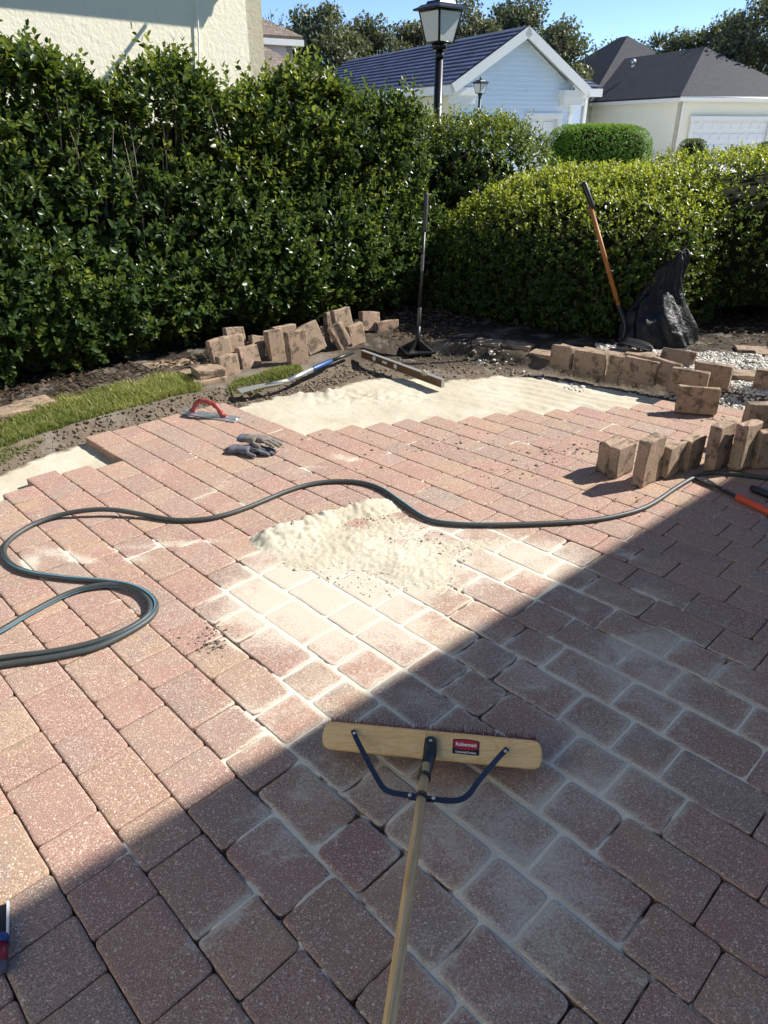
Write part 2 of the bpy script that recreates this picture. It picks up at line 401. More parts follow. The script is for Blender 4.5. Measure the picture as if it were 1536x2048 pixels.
M['broomwood'] = wood_material('pale_broom_wood', (.70, .44, .19), (.80, .55, .27), (1.2, 10, 10), 4)
M['handlewood'] = wood_material('grained_handle_wood', (.58, .35, .14), (.82, .58, .30), (26, 26, 1.4), 1.7)
M['shovelwood'] = wood_material('orange_handle_wood', (.36, .13, .035), (.48, .21, .06), (26, 26, 1.4), 1.5)
M['levelwood'] = wood_material('dark_level_wood', (.10, .05, .022), (.17, .09, .04), (1.5, 14, 14), 4)
M['bristle'] = simple('maroon_bristle', (.13, .012, .022), .6, var=.5, nsc=90)
M['rubber'] = simple('hose_rubber', (.048, .054, .052), .5, var=.3, nsc=50, bump=.25, bsc=500)
M['hosestripe'] = simple('hose_blue_stripe', (.10, .24, .32), .45, var=.25, nsc=40)
M['glovegrey'] = simple('grey_glove_cloth', (.13, .13, .15), .9, spec=.2, var=.35, nsc=40, bump=.4, bsc=300)
M['glovetan'] = simple('soiled_glove_leather', (.19, .165, .14), .85, spec=.2, var=.35, nsc=35, bump=.4, bsc=200)
k = N('black_bag_film'); p_ = k.obj(); n_ = k.noise(p_, 9, 5, .6, 1.5); n2_ = k.noise(p_, 38, 4, .6, 2.0)
M['bag'] = k.done(k.bsdf((.004, .004, .0055), .36, .4, 0, k.bump(n2_, .5, .008, k.bump(n_, .4, .03))))
M['cream'] = stucco('cream_stucco', (.80, .74, .57)); M['ivory'] = stucco('ivory_stucco', (.90, .87, .70)); M['lilac'] = stucco('pale_lilac_stucco', (.60, .58, .60))
M['white'] = simple('white_trim_paint', (.80, .79, .75), .5, var=.05, nsc=3)
M['siding'] = simple('pale_blue_siding', (.70, .79, .88), .55, var=.06, nsc=2)
M['door'] = simple('white_door_paint', (.76, .77, .76), .5, var=.05, nsc=3)
M['blueroof'] = roof_material('blue_grey_roof_tile', (.075, .095, .165), (.55, .33), (.05, .06, .10)); M['greyroof'] = roof_material('charcoal_shingle', (.030, .033, .040), (.32, .16), (.04, .04, .05)); M['brownroof'] = roof_material('brown_shingle', (.21, .165, .13), (.32, .16), (.2, .16, .13))
M['drive'] = simple('pale_driveway_concrete', (.58, .55, .48), .9, var=.1, nsc=1.5)
M['conc'] = simple('street_concrete', (.32, .31, .29), .9, var=.12, nsc=2)
M['lawn'] = simple('far_lawn', (.06, .10, .022), .95, spec=.1, var=.4, nsc=1.5)
M['glow'] = N('frosted_lamp_glass'); M['glow'] = M['glow'].done(M['glow'].bsdf((.75, .76, .74), .25, .5, Transmission_Weight=.15))
def flat(name, col, rough=.5): k = N(name); return k.done(k.bsdf(col, rough, .4))
M['lblack'] = flat('label_black', (.012, .012, .014)); M['lred'] = flat('label_red', (.42, .018, .03)); M['lwhite'] = flat('label_white', (.75, .74, .72))

# ================================================================== GROUND
gm = MB(); gm.add([(-400, -60, -.11), (400, -60, -.11), (400, 700, -.11), (-400, 700, -.11)], [(0, 1, 2, 3)])
kind(gm.build('ground', M['lawn']), 'structure')
st = MB(); st.prism([(-60, 12.6, -.106), (90, 19.5, -.106), (90, 26.5, -.106), (-60, 19.6, -.106)], (0, 0, .012)); kind(st.build('street', M['conc']), 'structure')
dw = MB(); dw.prism([(3.5, 28.2, -.107), (60, 34, -.107), (56, 60, -.107), (-2, 48, -.107)], (0, 0, .008)); kind(dw.build('driveway', M['drive']), 'structure')

# dug-out bed of soil round the patio, raised lawn verge on the left
DIG = [tuple(G(u, v)[:2]) for u, v in [(-500, 1230), (-220, 1010), (0, 912), (100, 876), (200, 847), (330, 815), (400, 797), (480, 778), (600, 748), (690, 722), (740, 700), (830, 682), (950, 702), (1090, 724), (1290, 762), (1440, 780), (1750, 850)]] + [(5, 3), (5, -2), (-4, -2)]
def soil_h(x, y):
    d = sdf_poly(x, y, DIG); n = fbm(x, y, 5, 5, 3); n2 = fbm(x, y, 22, 3, 9)
    h = -.068 + .075 * (1 - smooth(-.07, .035, d + .05 * n)) + .012 * n + .010 * n2
    lawn = 1 - smooth(-1.35, -.95, x + .25 * (y - 5)) ; h = h + .012 * lawn * (d < -.05)
    bed = smooth(.2, .6, d); return h * (1 - bed) + (-.066) * bed
xs = np.arange(-4.6, 5.2, .03); ys = np.arange(.2, 9.4, .03); X, Y = np.meshgrid(xs, ys)
Z = soil_h(X, Y); nx, ny = len(xs), len(ys)
idx = np.arange(nx * ny).reshape(ny, nx)
F = np.stack([idx[:-1, :-1], idx[:-1, 1:], idx[1:, 1:], idx[1:, :-1]], -1).reshape(-1, 4)
mul_shade = np.clip(smooth(.0, .25, (X - Y) * -.7071 - 4.60 + .12 * fbm(X, Y, 3, 3, 12)) * smooth(1.4, .6, X) + smooth(6.25, 6.75, Y) + .75 * smooth(5.25, 5.6, Y + .15 * fbm(X, Y, 3, 4, 15)) * smooth(-.5, -.2, X) + smooth(5.95, 6.25, Y + .1 * fbm(X, Y, 3, 3, 13)) * (X > 1.2), 0, 1) * .92  # dark mulch, plus the clipped hedge's shade painted into soil behind the sand
kind(link('soil', mesh_np('soil', np.stack([X, Y, Z], -1).reshape(-1, 3), F, M['soil'], True, mul_shade.ravel(), 'mulch_shade')), 'structure')

# ------------------------------------------------------------------ pavers
ANG = math.radians(45.5); CA, SA = math.cos(ANG), math.sin(ANG); T0, PW = .19, .1625
CO = (-.0816, -.0889, .0214, .0198, -.0046, -.0006)
def rowq(k, s):
    q = float(k)
    for _ in range(4): q = k + CO[0] + CO[1] * s + CO[2] * q + CO[3] * s * q + CO[4] * s * s + CO[5] * q * q
    return q
def pw(s, k):
    t = T0 + PW * rowq(k, s); return s * CA + t * SA, -s * SA + t * CA
ROWS={-3:[-129,-105,-81,-57],
-2:[-207,-183,-167,-143,-127,-111,-95,-71,-47],
-1:[-284,-260,-244,-221,-197,-181,-158,-134,-120,-103,-87,-63,-39],
0:[-345,-321,-298,-282,-266,-242,-226,-203,-182,-166,-143,-126,-111,-87,-63,-47,-23],
1:[-342,-318,-302,-278,-262,-246,-230,-214,-198,-174,-158,-134,-118,-95,-78,-54,-30,-14],
2:[-339,-315,-291,-276,-253,-237,-222,-206,-182,-166,-143,-127,-110,-86,-62,-46,-22,-6,18],
3:[-345,-330,-314,-291,-268,-244,-229,-214,-190,-175,-151,-134,-119,-94,-78,-54,-30,-6,18],
4:[-352,-337,-323,-300,-276,-262,-238,-214,-198,-182,-166,-142,-126,-102,-87,-62,-46,-21,-5,19,43],
5:[-362,-343,-328,-306,-291,-268,-253,-230,-204,-190,-175,-150,-135,-119,-94,-78,-54,-29,-13,3,19,35,51],
6:[-356,-336,-318,-300,-285,-269,-246,-220,-205,-182,-158,-142,-126,-102,-86,-62,-45,-20,-4,12,28,52,76],
7:[-349,-327,-305,-290,-267,-244,-220,-205,-189,-165,-150,-125,-110,-94,-69,-53,-36,-12,4,20,44,68],
8:[-395,-373,-358,-334,-311,-296,-281,-265,-242,-227,-204,-181,-157,-142,-118,-102,-77,-60,-45,-20,-4,20,36,60,84],
9:[-393,-378,-365,-350,-325,-305,-289,-273,-256,-232,-207,-191,-174,-158,-134,-110,-94,-69,-52,-28,-4,12,36,52,68],
10:[-392,-377,-355,-332,-318,-293,-277,-253,-236,-220,-196,-171,-155,-142,-117,-101,-77,-60,-37,-21,3,19,43,59,83],
11:[-392,-380,-365,-341,-326,-311,-288,-264,-239,-222,-197,-182,-158,-134,-118,-93,-68,-52,-28,-4,12,36,52,76],
12:[-390,-374,-358,-334,-318,-295,-272,-257,-241,-226,-203,-188,-172,-149,-125,-109,-85,-60,-44,-20,-4,20,36,60,76],
13:[-390,-365,-339,-325,-302,-287,-262,-248,-226,-211,-187,-171,-148,-133,-117,-101,-76,-51,-35,-11,13,37,61,77],
14:[-308,-293,-271,-255,-242,-218,-195,-179,-164,-140,-123,-107,-91,-67,-43,-19,-3,21,45,61,85],
15:[-301,-287,-263,-248,-226,-210,-187,-172,-148,-133,-116,-100,-76,-52,-28,-12,12,28,52,76],
16:[-292,-270,-256,-233,-217,-194,-171,-156,-139,-123,-107,-83,-67,-43,-19,5,29,45,69,93],
17:[-285,-262,-247,-224,-209,-187,-172,-155,-131,-115,-90,-75,-59,-43,-27,-3,21,45,69,93],
18:[-276,-253,-231,-216,-200,-177,-162,-138,-114,-98,-82,-58,-42,-26,-2,14,38,62,86],
19:[-260,-245,-231,-209,-185,-169,-145,-121,-105,-81,-57,-33,-17,7,31,47,71],
20:[-253,-239,-215,-199,-183,-159,-135,-111,-87,-63,-39,-15,9,25,49,65,89],
21:[-245,-223,-199,-184,-168,-144,-128,-112,-96,-72,-56,-32,-8,16,32,56,80],
22:[-230,-215,-191,-167,-151,-135,-111,-87,-63,-39,-15,9,33,57,73],
23:[-222,-199,-183,-159,-135,-111,-87,-71,-55,-31,-15,9,33,49,73],
24:[-206,-191,-168,-152,-128,-104,-80,-56,-32,-16,0,16,40,56,80],
25:[-198,-183,-167,-151,-135,-111,-87,-63,-47,-23,-7,9,33,57,73],
26:[-191,-167,-143,-119,-95,-79,-63,-39,-15,1,25,49,73,97],
27:[-180,-156,-140,-124,-108,-84,-60,-36,-12,12,36,60,84]}
def paver_mesh(s0, s1, k, i):
    c = [Vector(pw(s, q)) for s, q in ((s0, k), (s1, k), (s1, k + 1), (s0, k + 1))]
    cen = sum(c, Vector((0, 0))) / 4
    du = float(dust_np(np.array([cen.x]), np.array([cen.y]))[0])
    gap = .0007 + .0027 * min(1, du * 1.6) + random.uniform(0, .0007); r = random.uniform(.011, .024) if du > .15 else random.uniform(.008, .017)
    ring = []
    for j in range(4):
        p, a, b = c[j], c[j - 1], c[(j + 1) % 4]
        ea = (a - p).normalized(); eb = (b - p).normalized(); q = p + (ea + eb) * gap
        rr = r * random.uniform(.7, 1.3)
        for t in (0, .5, 1):
            w = q + ea * rr * (1 - t) ** 2 + eb * rr * t ** 2
            ring.append(w)
        m = (p + b) / 2; inn = (cen - m).normalized(); L = (b - p).length
        for f in (.36, .66): ring.append(p + (b - p) * f + inn * (gap + random.uniform(-.0006, .0012) * (1 + 1.6 * min(1, du))))
    bv = random.uniform(.0032, .0052); tx, ty = random.gauss(0, .0022), random.gauss(0, .0022); z0 = random.gauss(0, .0005)
    zz = lambda p: z0 + (p.x - cen.x) * tx + (p.y - cen.y) * ty
    V = []; n = len(ring)
    for p in ring: V.append((p.x - cen.x, p.y - cen.y, -.062))
    for p in ring: V.append((p.x - cen.x, p.y - cen.y, -bv * .95 + zz(p)))
    for p in ring:
        q = p + (cen - p).normalized() * bv * .35; V.append((q.x - cen.x, q.y - cen.y, -bv * .32 + zz(p)))
    for p in ring:
        q = p + (cen - p).normalized() * bv * 1.35; V.append((q.x - cen.x, q.y - cen.y, zz(p)))
    for p in ring:
        q = p + (cen - p).normalized() * min(.019, .4 * (cen - p).length); V.append((q.x - cen.x, q.y - cen.y, zz(p)))
    fs = [tuple(range(4 * n, 5 * n))]; sm = [False]
    for lv in range(4):
        for j in range(n):
            j2 = (j + 1) % n; fs.append((lv * n + j, lv * n + j2, (lv + 1) * n + j2, (lv + 1) * n + j)); sm.append(lv > 0)
    return V, fs, sm, cen
items = []
for k, cuts in ROWS.items():
    for s0, s1 in zip(cuts, cuts[1:]):
        c = [pw(s, q) for s, q in ((s0 / 100, k), (s1 / 100, k), (s1 / 100, k + 1), (s0 / 100, k + 1))]
        px = [proj((x, y, 0)) for x, y in c]; area = 0
        if min(p[2] for p in px) > .3:
            ux = [min(1536, max(0, p[0])) for p in px]; vy = [min(2048, max(0, p[1])) for p in px]
            area = abs(sum(ux[j] * vy[(j + 1) % 4] - ux[(j + 1) % 4] * vy[j] for j in range(4))) / 2
        items.append((area, s0 / 100, s1 / 100, k))
# joint sheet = the patio's own surface between the pavers
STARTS = {k: v[0] / 100 for k, v in ROWS.items()}
xs = np.arange(-3.2, 4.4, .022); ys = np.arange(-.2, 5.0, .022); X, Y = np.meshgrid(xs, ys)
S_ = X * CA - Y * SA; Q_ = (X * SA + Y * CA - T0) / PW
K_ = Q_ - (CO[0] + CO[1] * S_ + CO[2] * Q_ + CO[3] * S_ * Q_ + CO[4] * S_ * S_ + CO[5] * Q_ * Q_)
KI = np.floor(K_).astype(int)
s_lo = np.full(X.shape, 99.0); s_hi = np.full(X.shape, -99.0)
for k, v in ROWS.items(): s_lo[KI == k] = v[0] / 100 + .03; s_hi[KI == k] = v[-1] / 100
inside = (S_ > s_lo) & (S_ < s_hi) & (K_ < 27.85)
dd = dust_np(X, Y) + .75 * fbm(X, Y, 4.5, 4, 21) + .40 * fbm(X, Y, 28, 3, 5)
near = smooth(2.4, 1.2, Y) * .13 + .05
mask = smooth(.02, .42, dd + near * (X > -.55 + .2 * np.sin(Y * 9)))
Z = -.026 + .0240 * mask + .0007 * fbm(X, Y, 45, 2, 8)
idx = np.arange(X.size).reshape(X.shape)
keep = inside[:-1, :-1] & inside[1:, 1:] & inside[:-1, 1:] & inside[1:, :-1]
F = np.stack([idx[:-1, :-1], idx[:-1, 1:], idx[1:, 1:], idx[1:, :-1]], -1)[keep]
used = np.unique(F); rem = np.zeros(X.size, np.int64); rem[used] = np.arange(len(used))
V = np.stack([X, Y, Z], -1).reshape(-1, 3)[used]
patio = link('patio', mesh_np('patio', V, rem[F], M['joint'], True, (1.3 * smooth(.75, .0, mask)).ravel()[used], 'edge')); kind(patio, 'structure')
items.sort(reverse=True)
rest = MB(); rest_r = []
for i, (area, s0, s1, k) in enumerate(items):
    V, fs, sm, cen = paver_mesh(s0, s1, k, i); rnd = random.random()
    if i < 298:
        me = bpy.data.meshes.new('paver'); me.from_pydata(V, [], fs); me.polygons.foreach_set('use_smooth', sm)
        a = me.attributes.new('rnd', 'FLOAT', 'FACE'); a.data.foreach_set('value', [rnd] * len(fs)); me.materials.append(M['paver'])
        a = me.attributes.new('rim', 'FLOAT', 'POINT'); a.data.foreach_set('value', [1.0] * (len(V) * 4 // 5) + [0.0] * (len(V) // 5))
        o = link('paver', me, patio); o.location = (cen.x, cen.y, 0)
    else:
        rest.add([(x + cen.x, y + cen.y, z) for x, y, z in V], fs); rest_r += [rnd] * len(fs)
if rest.v:
    me = bpy.data.meshes.new('outer_pavers'); me.from_pydata(rest.v, [], rest.f); me.update()
    a = me.attributes.new('rnd', 'FLOAT', 'FACE'); a.data.foreach_set('value', rest_r); me.materials.append(M['paver'])
    o = link('outer_pavers', me, patio); kind(o, 'stuff')

# ------------------------------------------------------------------ levelled bed of masonry sand
SANDP = [tuple(G(u, v)[:2]) for u, v in [(-420, 1160), (-200, 1000), (0, 930), (80, 895), (165, 870), (270, 846), (350, 825), (430, 812), (500, 790), (570, 778), (640, 772), (700, 748), (770, 738), (880, 748), (1000, 736), (1070, 740), (1150, 750), (1240, 766), (1330, 781), (1420, 792), (1560, 835), (1800, 880)]] + [(5, 2.5), (5, .3), (-4, .3)]
xs = np.arange(-3.4, 3.4, .017); ys = np.arange(2.3, 5.5, .017); X, Y = np.meshgrid(xs, ys)
d = sdf_poly(X, Y, SANDP); n = fbm(X, Y, 4, 5, 31); n2 = fbm(X, Y, 26, 4, 41); n3 = fbm(X, Y, 75, 2, 45)
clump = np.exp(-(((X - G(715, 782).x) / .34) ** 2 + ((Y - G(715, 782).y) / .10) ** 2))
ridge = np.exp(-((Y - G(700, 772).y - .25 * (X + .25) - .03 * n) / .022) ** 2) * np.exp(-((X - G(650, 772).x) / .30) ** 2)
q = (X * .62 + Y * .78); fan = np.sin(q * 60 + 6 * n) * smooth(.2, 1.2, X) * .0026
h = -.047 + .007 * n + .0030 * n2 + .0012 * n3 + fan + clump * (.020 * n2 + .016 * n3 + .006) + .026 * ridge * (1 + .6 * n2)
h = h - .05 * (1 - smooth(-.03, .035, d + .045 * n + .02 * n2))
idx = np.arange(X.size).reshape(X.shape); keep = (d > -.10)
kk = keep[:-1, :-1] & keep[1:, 1:]
# no sand sheet needed deep under the pavers
S_ = X * CA - Y * SA; Q_ = (X * SA + Y * CA - T0) / PW
K_ = Q_ - (CO[0] + CO[1] * S_ + CO[2] * Q_ + CO[3] * S_ * Q_ + CO[4] * S_ * S_ + CO[5] * Q_ * Q_); KI = np.floor(K_).astype(int)
lo = np.full(X.shape, 99.0)
for k, v in ROWS.items(): lo[KI == k] = v[0] / 100 + .22
kk &= ~((S_ > lo) & (K_ < 27))[:-1, :-1]
F = np.stack([idx[:-1, :-1], idx[:-1, 1:], idx[1:, 1:], idx[1:, :-1]], -1)[kk]
used = np.unique(F); rem = np.zeros(X.size, np.int64); rem[used] = np.arange(len(used))
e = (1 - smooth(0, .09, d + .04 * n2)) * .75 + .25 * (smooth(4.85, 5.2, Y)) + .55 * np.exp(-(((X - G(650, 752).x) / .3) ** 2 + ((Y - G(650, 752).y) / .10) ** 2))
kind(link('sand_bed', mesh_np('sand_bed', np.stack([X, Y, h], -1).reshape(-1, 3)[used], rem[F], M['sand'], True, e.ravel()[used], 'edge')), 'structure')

# loose heap of sand tipped on the finished pavers
a, b = G(505, 1082), G(775, 1003); ax = (b - a); L = ax.length; ax = ax / L; nn = Vector((-ax.y, ax.x, 0)); mid = (a + b) / 2
xs = np.arange(-.75, .80, .0075); ys = np.arange(1.75, 3.15, .0075); X, Y = np.meshgrid(xs, ys)
n = fbm(X, Y, 6, 5, 51); n2 = fbm(X, Y, 34, 4, 61, .6); n3 = fbm(X, Y, 95, 2, 66)
la = ((X - a.x) * ax.x + (Y - a.y) * ax.y) / L; lb = (X - a.x) * nn.x + (Y - a.y) * nn.y
w = .055 + .02 * np.sin(la * 7)
prof = np.where(lb > 0, np.exp(-(lb / (w * .55)) ** 2), np.exp(-(lb / (w * 1.5)) ** 2))
rid = .048 * prof * smooth(-.05, .10, la) * (1 - smooth(.70, 1.12, la)) * (1 + .7 * n)
def blob(u, v, ra, rb, w_, amp):
    g = G(u, v); dx, dy = X - g.x, Y - g.y; c, s = math.cos(math.radians(w_)), math.sin(math.radians(w_))
    return amp * np.exp(-(((dx * c + dy * s) / ra) ** 2 + ((-dx * s + dy * c) / rb) ** 2))
apron = blob(740, 1070, .26, .10, 20, .014) + blob(790, 1120, .22, .12, -15, .013) + blob(850, 1150, .17, .10, -40, .012) + blob(930, 1090, .24, .06, 10, .009) + blob(640, 1120, .20, .10, 0, .008)
n4 = fbm(X, Y, 160, 2, 69); h = rid * (1 + .35 * n2) + apron * (1 + .8 * n) * .85 - .0055 + .0045 * n2 * smooth(.002, .02, rid + apron) + (.0040 * n3 + .0040 * n4) * (.5 + .5 * smooth(.002, .010, rid + apron))
idx = np.arange(X.size).reshape(X.shape); keep = h > -.003
kk = keep[:-1, :-1] & keep[1:, 1:] & keep[:-1, 1:] & keep[1:, :-1]
F = np.stack([idx[:-1, :-1], idx[:-1, 1:], idx[1:, 1:], idx[1:, :-1]], -1)[kk]
used = np.unique(F); rem = np.zeros(X.size, np.int64); rem[used] = np.arange(len(used))
kind(link('loose_sand', mesh_np('loose_sand', np.stack([X, Y, h], -1).reshape(-1, 3)[used], rem[F], M['sand'], True, np.zeros(len(used)), 'edge')), 'stuff')

# ------------------------------------------------------------------ leaves, blades and crumbs (numpy)
def unit(a): return a / (np.linalg.norm(a, axis=-1, keepdims=True) + 1e-9)
def leaves(name, P, D, Nn, Ln, Wd, tint, mat, parent=None, full=False):
    n = len(P); D = unit(D); Nn = unit(Nn - D * np.sum(Nn * D, -1, keepdims=True)); Sd = np.cross(D, Nn)
    Ln = Ln[:, None]; Wd = Wd[:, None]
    fold = RS.uniform(.08, .30, (n, 1)); curl = RS.uniform(-.25, .08, (n, 1))
    if full:                                                    # oval blade: ribs at a third and two thirds
        a, b_, lift = P + D * Ln * .28, P + D * Ln * .68, Nn * Ln * curl * .45
        V = np.stack([P, a + Sd * Wd * .44 + Nn * Wd * fold, b_ + Sd * Wd * .45 + Nn * Wd * fold + lift, P + D * Ln + Nn * Ln * curl,
                      b_ - Sd * Wd * .45 + Nn * Wd * fold + lift, a - Sd * Wd * .44 + Nn * Wd * fold, a, b_ + lift], 1); m = 8
        tr = [(0, 6, 1), (0, 5, 6), (6, 7, 2), (6, 2, 1), (5, 4, 7), (5, 7, 6), (7, 3, 2), (4, 3, 7)]
    else:
        V = np.stack([P, P + D * Ln * .52 + Sd * Wd * .5 + Nn * Wd * fold, P + D * Ln * .52 - Sd * Wd * .5 + Nn * Wd * fold, P + D * Ln + Nn * Ln * curl, P + D * Ln * .5], 1); m = 5
        tr = [(0, 4, 1), (0, 2, 4), (4, 3, 1), (4, 2, 3)]
    b = np.arange(n)[:, None] * m
    F = np.stack([b + np.array(t) for t in tr], 1).reshape(-1, 3)
    return link(name, mesh_np(name, V.reshape(-1, 3), F, mat, full, np.repeat(np.clip(tint, 0, 1), len(tr))), parent)
def shoots(P, D, ln, pairs, ll, young, spread=.85):
    """leaf pairs along shoots -> arrays of leaf base, direction, normal, length, width, tint"""
    n = len(P); D = unit(D); A = unit(np.cross(D, RS.normal(size=(n, 3)))); B = np.cross(D, A); out = []
    for j in range(pairs):
        t = (j + .6) / pairs
        for sgn in (1, -1):
            w = (j % 2) * math.pi / 2 + RS.normal(0, .35, n)
            R = (A * np.cos(w)[:, None] + B * np.sin(w)[:, None]) * sgn
            op = spread * (1.15 - .65 * t)
            ld = D * (1 - op * .55) + R * op + RS.normal(0, .16, (n, 3)); nn_ = D * 1.0 - R * .35 + RS.normal(0, .22, (n, 3)) + np.array([0, 0, .25])
            s = ll * RS.uniform(.66, 1.22, n) * (1.0 - .35 * t if j < pairs - 1 else .6)
            out.append((P + D * (ln * t)[:, None], ld, nn_, s, s * RS.uniform(.46, .58, n), young * (.25 + .75 * t) + RS.uniform(-.12, .12, n)))
    return [np.concatenate([o[i] for o in out]) for i in range(6)]
def pebbles(name, pts, sizes, mat, parent=None, flat=.7):
    """irregular little stones joined to one mesh"""
    bm = bmesh.new(); bmesh.ops.create_icosphere(bm, subdivisions=1, radius=1); bv = np.array([v.co[:] for v in bm.verts]); bm.verts.index_update()
    bf = np.array([[v.index for v in f.verts] for f in bm.faces]); bm.free()
    n = len(pts); sc = RS.uniform(.65, 1.3, (n, 1, 3)) * np.array([1, 1, flat]); V = bv[None] * sc * (1 + RS.uniform(-.28, .28, (n, len(bv), 1)))
    w = RS.uniform(0, 6.28, n); c, s = np.cos(w)[:, None], np.sin(w)[:, None]
    x, y = V[..., 0].copy(), V[..., 1].copy(); V[..., 0] = x * c - y * s; V[..., 1] = x * s + y * c
    V = V * np.asarray(sizes)[:, None, None] + np.asarray(pts)[:, None]
    F = bf[None] + (np.arange(n) * len(bv))[:, None, None]
    return link(name, mesh_np(name, V.reshape(-1, 3), F.reshape(-1, 3), mat, False), parent)
def scatter(poly_px, n, z=0.0, world=False):
    P = np.array(poly_px if world else [G(u, v, z)[:2] for u, v in poly_px]); lo, hi = P.min(0), P.max(0); out = []
    while sum(len(o) for o in out) < n:
        q = RS.uniform(lo, hi, (n * 2, 2)); out.append(q[sdf_poly(q[:, 0], q[:, 1], P) > 0])
    return np.concatenate(out)[:n]

# ------------------------------------------------------------------ grass verge
def grass(name, poly, n, hmin, hmax, z=0.0):
    q = scatter(poly, n); x, y = q[:, 0], q[:, 1]; ok = fbm(x, y, 7, 3, 77) > RS.uniform(-.75, -.1, n); x, y = x[ok], y[ok]; n = len(x)
    z = soil_h(x, y) - .004
    h = RS.uniform(hmin, hmax, n) * (1 + .7 * fbm(x, y, 4, 3, 71)); w = RS.uniform(.0016, .0034, n); a = RS.uniform(0, 6.28, n); b = RS.uniform(0, 6.28, n); ln = h * RS.uniform(.15, .9, n)
    S = np.stack([np.cos(a) * w, np.sin(a) * w, 0 * a], -1); L1 = np.stack([np.cos(b) * ln * .35, np.sin(b) * ln * .35, h * .62], -1); L2 = np.stack([np.cos(b) * ln, np.sin(b) * ln, h], -1)
    P = np.stack([x, y, z], -1); V = np.stack([P - S, P + S, P + L1 + S * .75, P + L1 - S * .75, P + L2], 1)
    bb = np.arange(n)[:, None] * 5; F = np.stack([bb + np.array([0, 1, 2]), bb + np.array([0, 2, 3]), bb + np.array([3, 2, 4])], 1).reshape(-1, 3)
    t = np.clip(.45 + .8 * fbm(x, y, 3, 3, 73) + RS.uniform(-.4, .4, n), 0, 1)
    return kind(link(name, mesh_np(name, V.reshape(-1, 3), F, M['grass'], False, np.repeat(t, 3))), 'stuff')
grass('grass', [(-200, 990), (-200, 880), (0, 852), (60, 826), (140, 798), (220, 782), (330, 762), (392, 756), (404, 786), (320, 806), (200, 838), (100, 868), (0, 902)], 26000, .022, .055)
grass('grass', [(452, 782), (470, 764), (520, 752), (560, 738), (600, 736), (606, 742), (560, 757), (500, 774)], 3500, .02, .045)
grass('grass', [(150, 850), (0, 915), (-200, 1000), (-200, 970), (100, 872)], 1800, .015, .035)

# soil crumbs on the dug edge and bits of dirt left on the pavers
q = scatter([(-60, 960), (0, 905), (100, 868), (200, 840), (320, 808), (400, 790), (480, 772), (600, 742), (700, 716), (760, 722), (640, 762), (520, 784), (440, 806), (340, 822), (200, 860), (100, 888), (0, 935)], 2600)
kind(pebbles('soil_crumbs', np.stack([q[:, 0], q[:, 1], soil_h(q[:, 0], q[:, 1]) + .003], -1), RS.gamma(1.5, .0026, 2600) + .0012, M['clod']), 'stuff')
q = scatter([(720, 715), (830, 690), (1000, 700), (1080, 735), (980, 745), (860, 750), (740, 742)], 900)
kind(pebbles('soil_crumbs', np.stack([q[:, 0], q[:, 1], soil_h(q[:, 0], q[:, 1]) + .003], -1), RS.gamma(1.4, .003, 900) + .001, M['clod']), 'stuff')
bits = []
for u, v, ru, n in [(400, 1272, .07, 90), (430, 1290, .05, 40), (1000, 945, .16, 90), (1090, 910, .18, 80), (1150, 900, .12, 50), (960, 885, .16, 40), (1360, 825, .1, 40), (1420, 835, .07, 40), (1250, 1010, .1, 25), (880, 880, .2, 40), (560, 905, .08, 20), (700, 900, .4, 60)]:
    g = G(u, v); p = RS.normal(0, .5, (n, 2)) * ru; bits.append(np.stack([g.x + p[:, 0] * 1.5, g.y + p[:, 1], np.full(n, .001)], -1))
bits = np.concatenate(bits); kind(pebbles('dirt_bits', bits, RS.gamma(1.4, .0018, len(bits)) + .0008, M['clod'], flat=.6), 'stuff')
q = scatter([(520, 1060), (640, 1010), (760, 990), (860, 1060), (960, 1090), (900, 1170), (760, 1200), (600, 1150)], 1500)
kind(pebbles('sand_clumps', np.stack([q[:, 0], q[:, 1], np.full(1500, .002)], -1), RS.gamma(1.3, .0011, 1500) + .0006, M['sand']), 'stuff')

# white gravel and leaf litter
gp = [scatter([(1190, 690), (1240, 700), (1400, 708), (1520, 716), (1620, 745), (1620, 800), (1500, 790), (1430, 770), (1330, 745), (1200, 715)], 5200), scatter([(1150, 758), (1330, 775), (1440, 745), (1540, 772), (1700, 850), (1600, 848), (1440, 792), (1380, 790), (1330, 776)], 2000),
      scatter([(900, 692), (960, 690), (1060, 722), (1110, 738), (1060, 745), (960, 712)], 35), scatter([(1080, 738), (1180, 765), (1160, 772), (1070, 748)], 120)]
q = np.concatenate(gp); kind(pebbles('gravel', np.stack([q[:, 0], q[:, 1], soil_h(q[:, 0], q[:, 1]) + RS.uniform(.0, .02, len(q))], -1), RS.gamma(5, .0016, len(q)) + .003, M['stone']), 'stuff')
def litter(poly, n, tl, th, lift=.004):
    q = scatter(poly, n); z = soil_h(q[:, 0], q[:, 1]) + RS.uniform(lift, lift + .02, n); a = RS.uniform(0, 6.28, n)
    o = leaves('leaf_litter', np.stack([q[:, 0], q[:, 1], z], -1), np.stack([np.cos(a), np.sin(a), RS.normal(0, .25, n)], -1), np.array([0, 0, 1.0]) + RS.normal(0, .35, (n, 3)), RS.uniform(.025, .055, n), RS.uniform(.012, .028, n), RS.uniform(tl, th, n), M['litter'])
    kind(o, 'stuff')
litter([(740, 650), (780, 620), (930, 600), (960, 640), (900, 680), (780, 690)], 900, .1, 1)
litter([(-300, 900), (0, 780), (400, 715), (700, 625), (700, 670), (430, 740), (0, 840)], 1500, 0, .5)
litter([(1380, 700), (1380, 630), (1560, 610), (1650, 700)], 500, 0, .6)

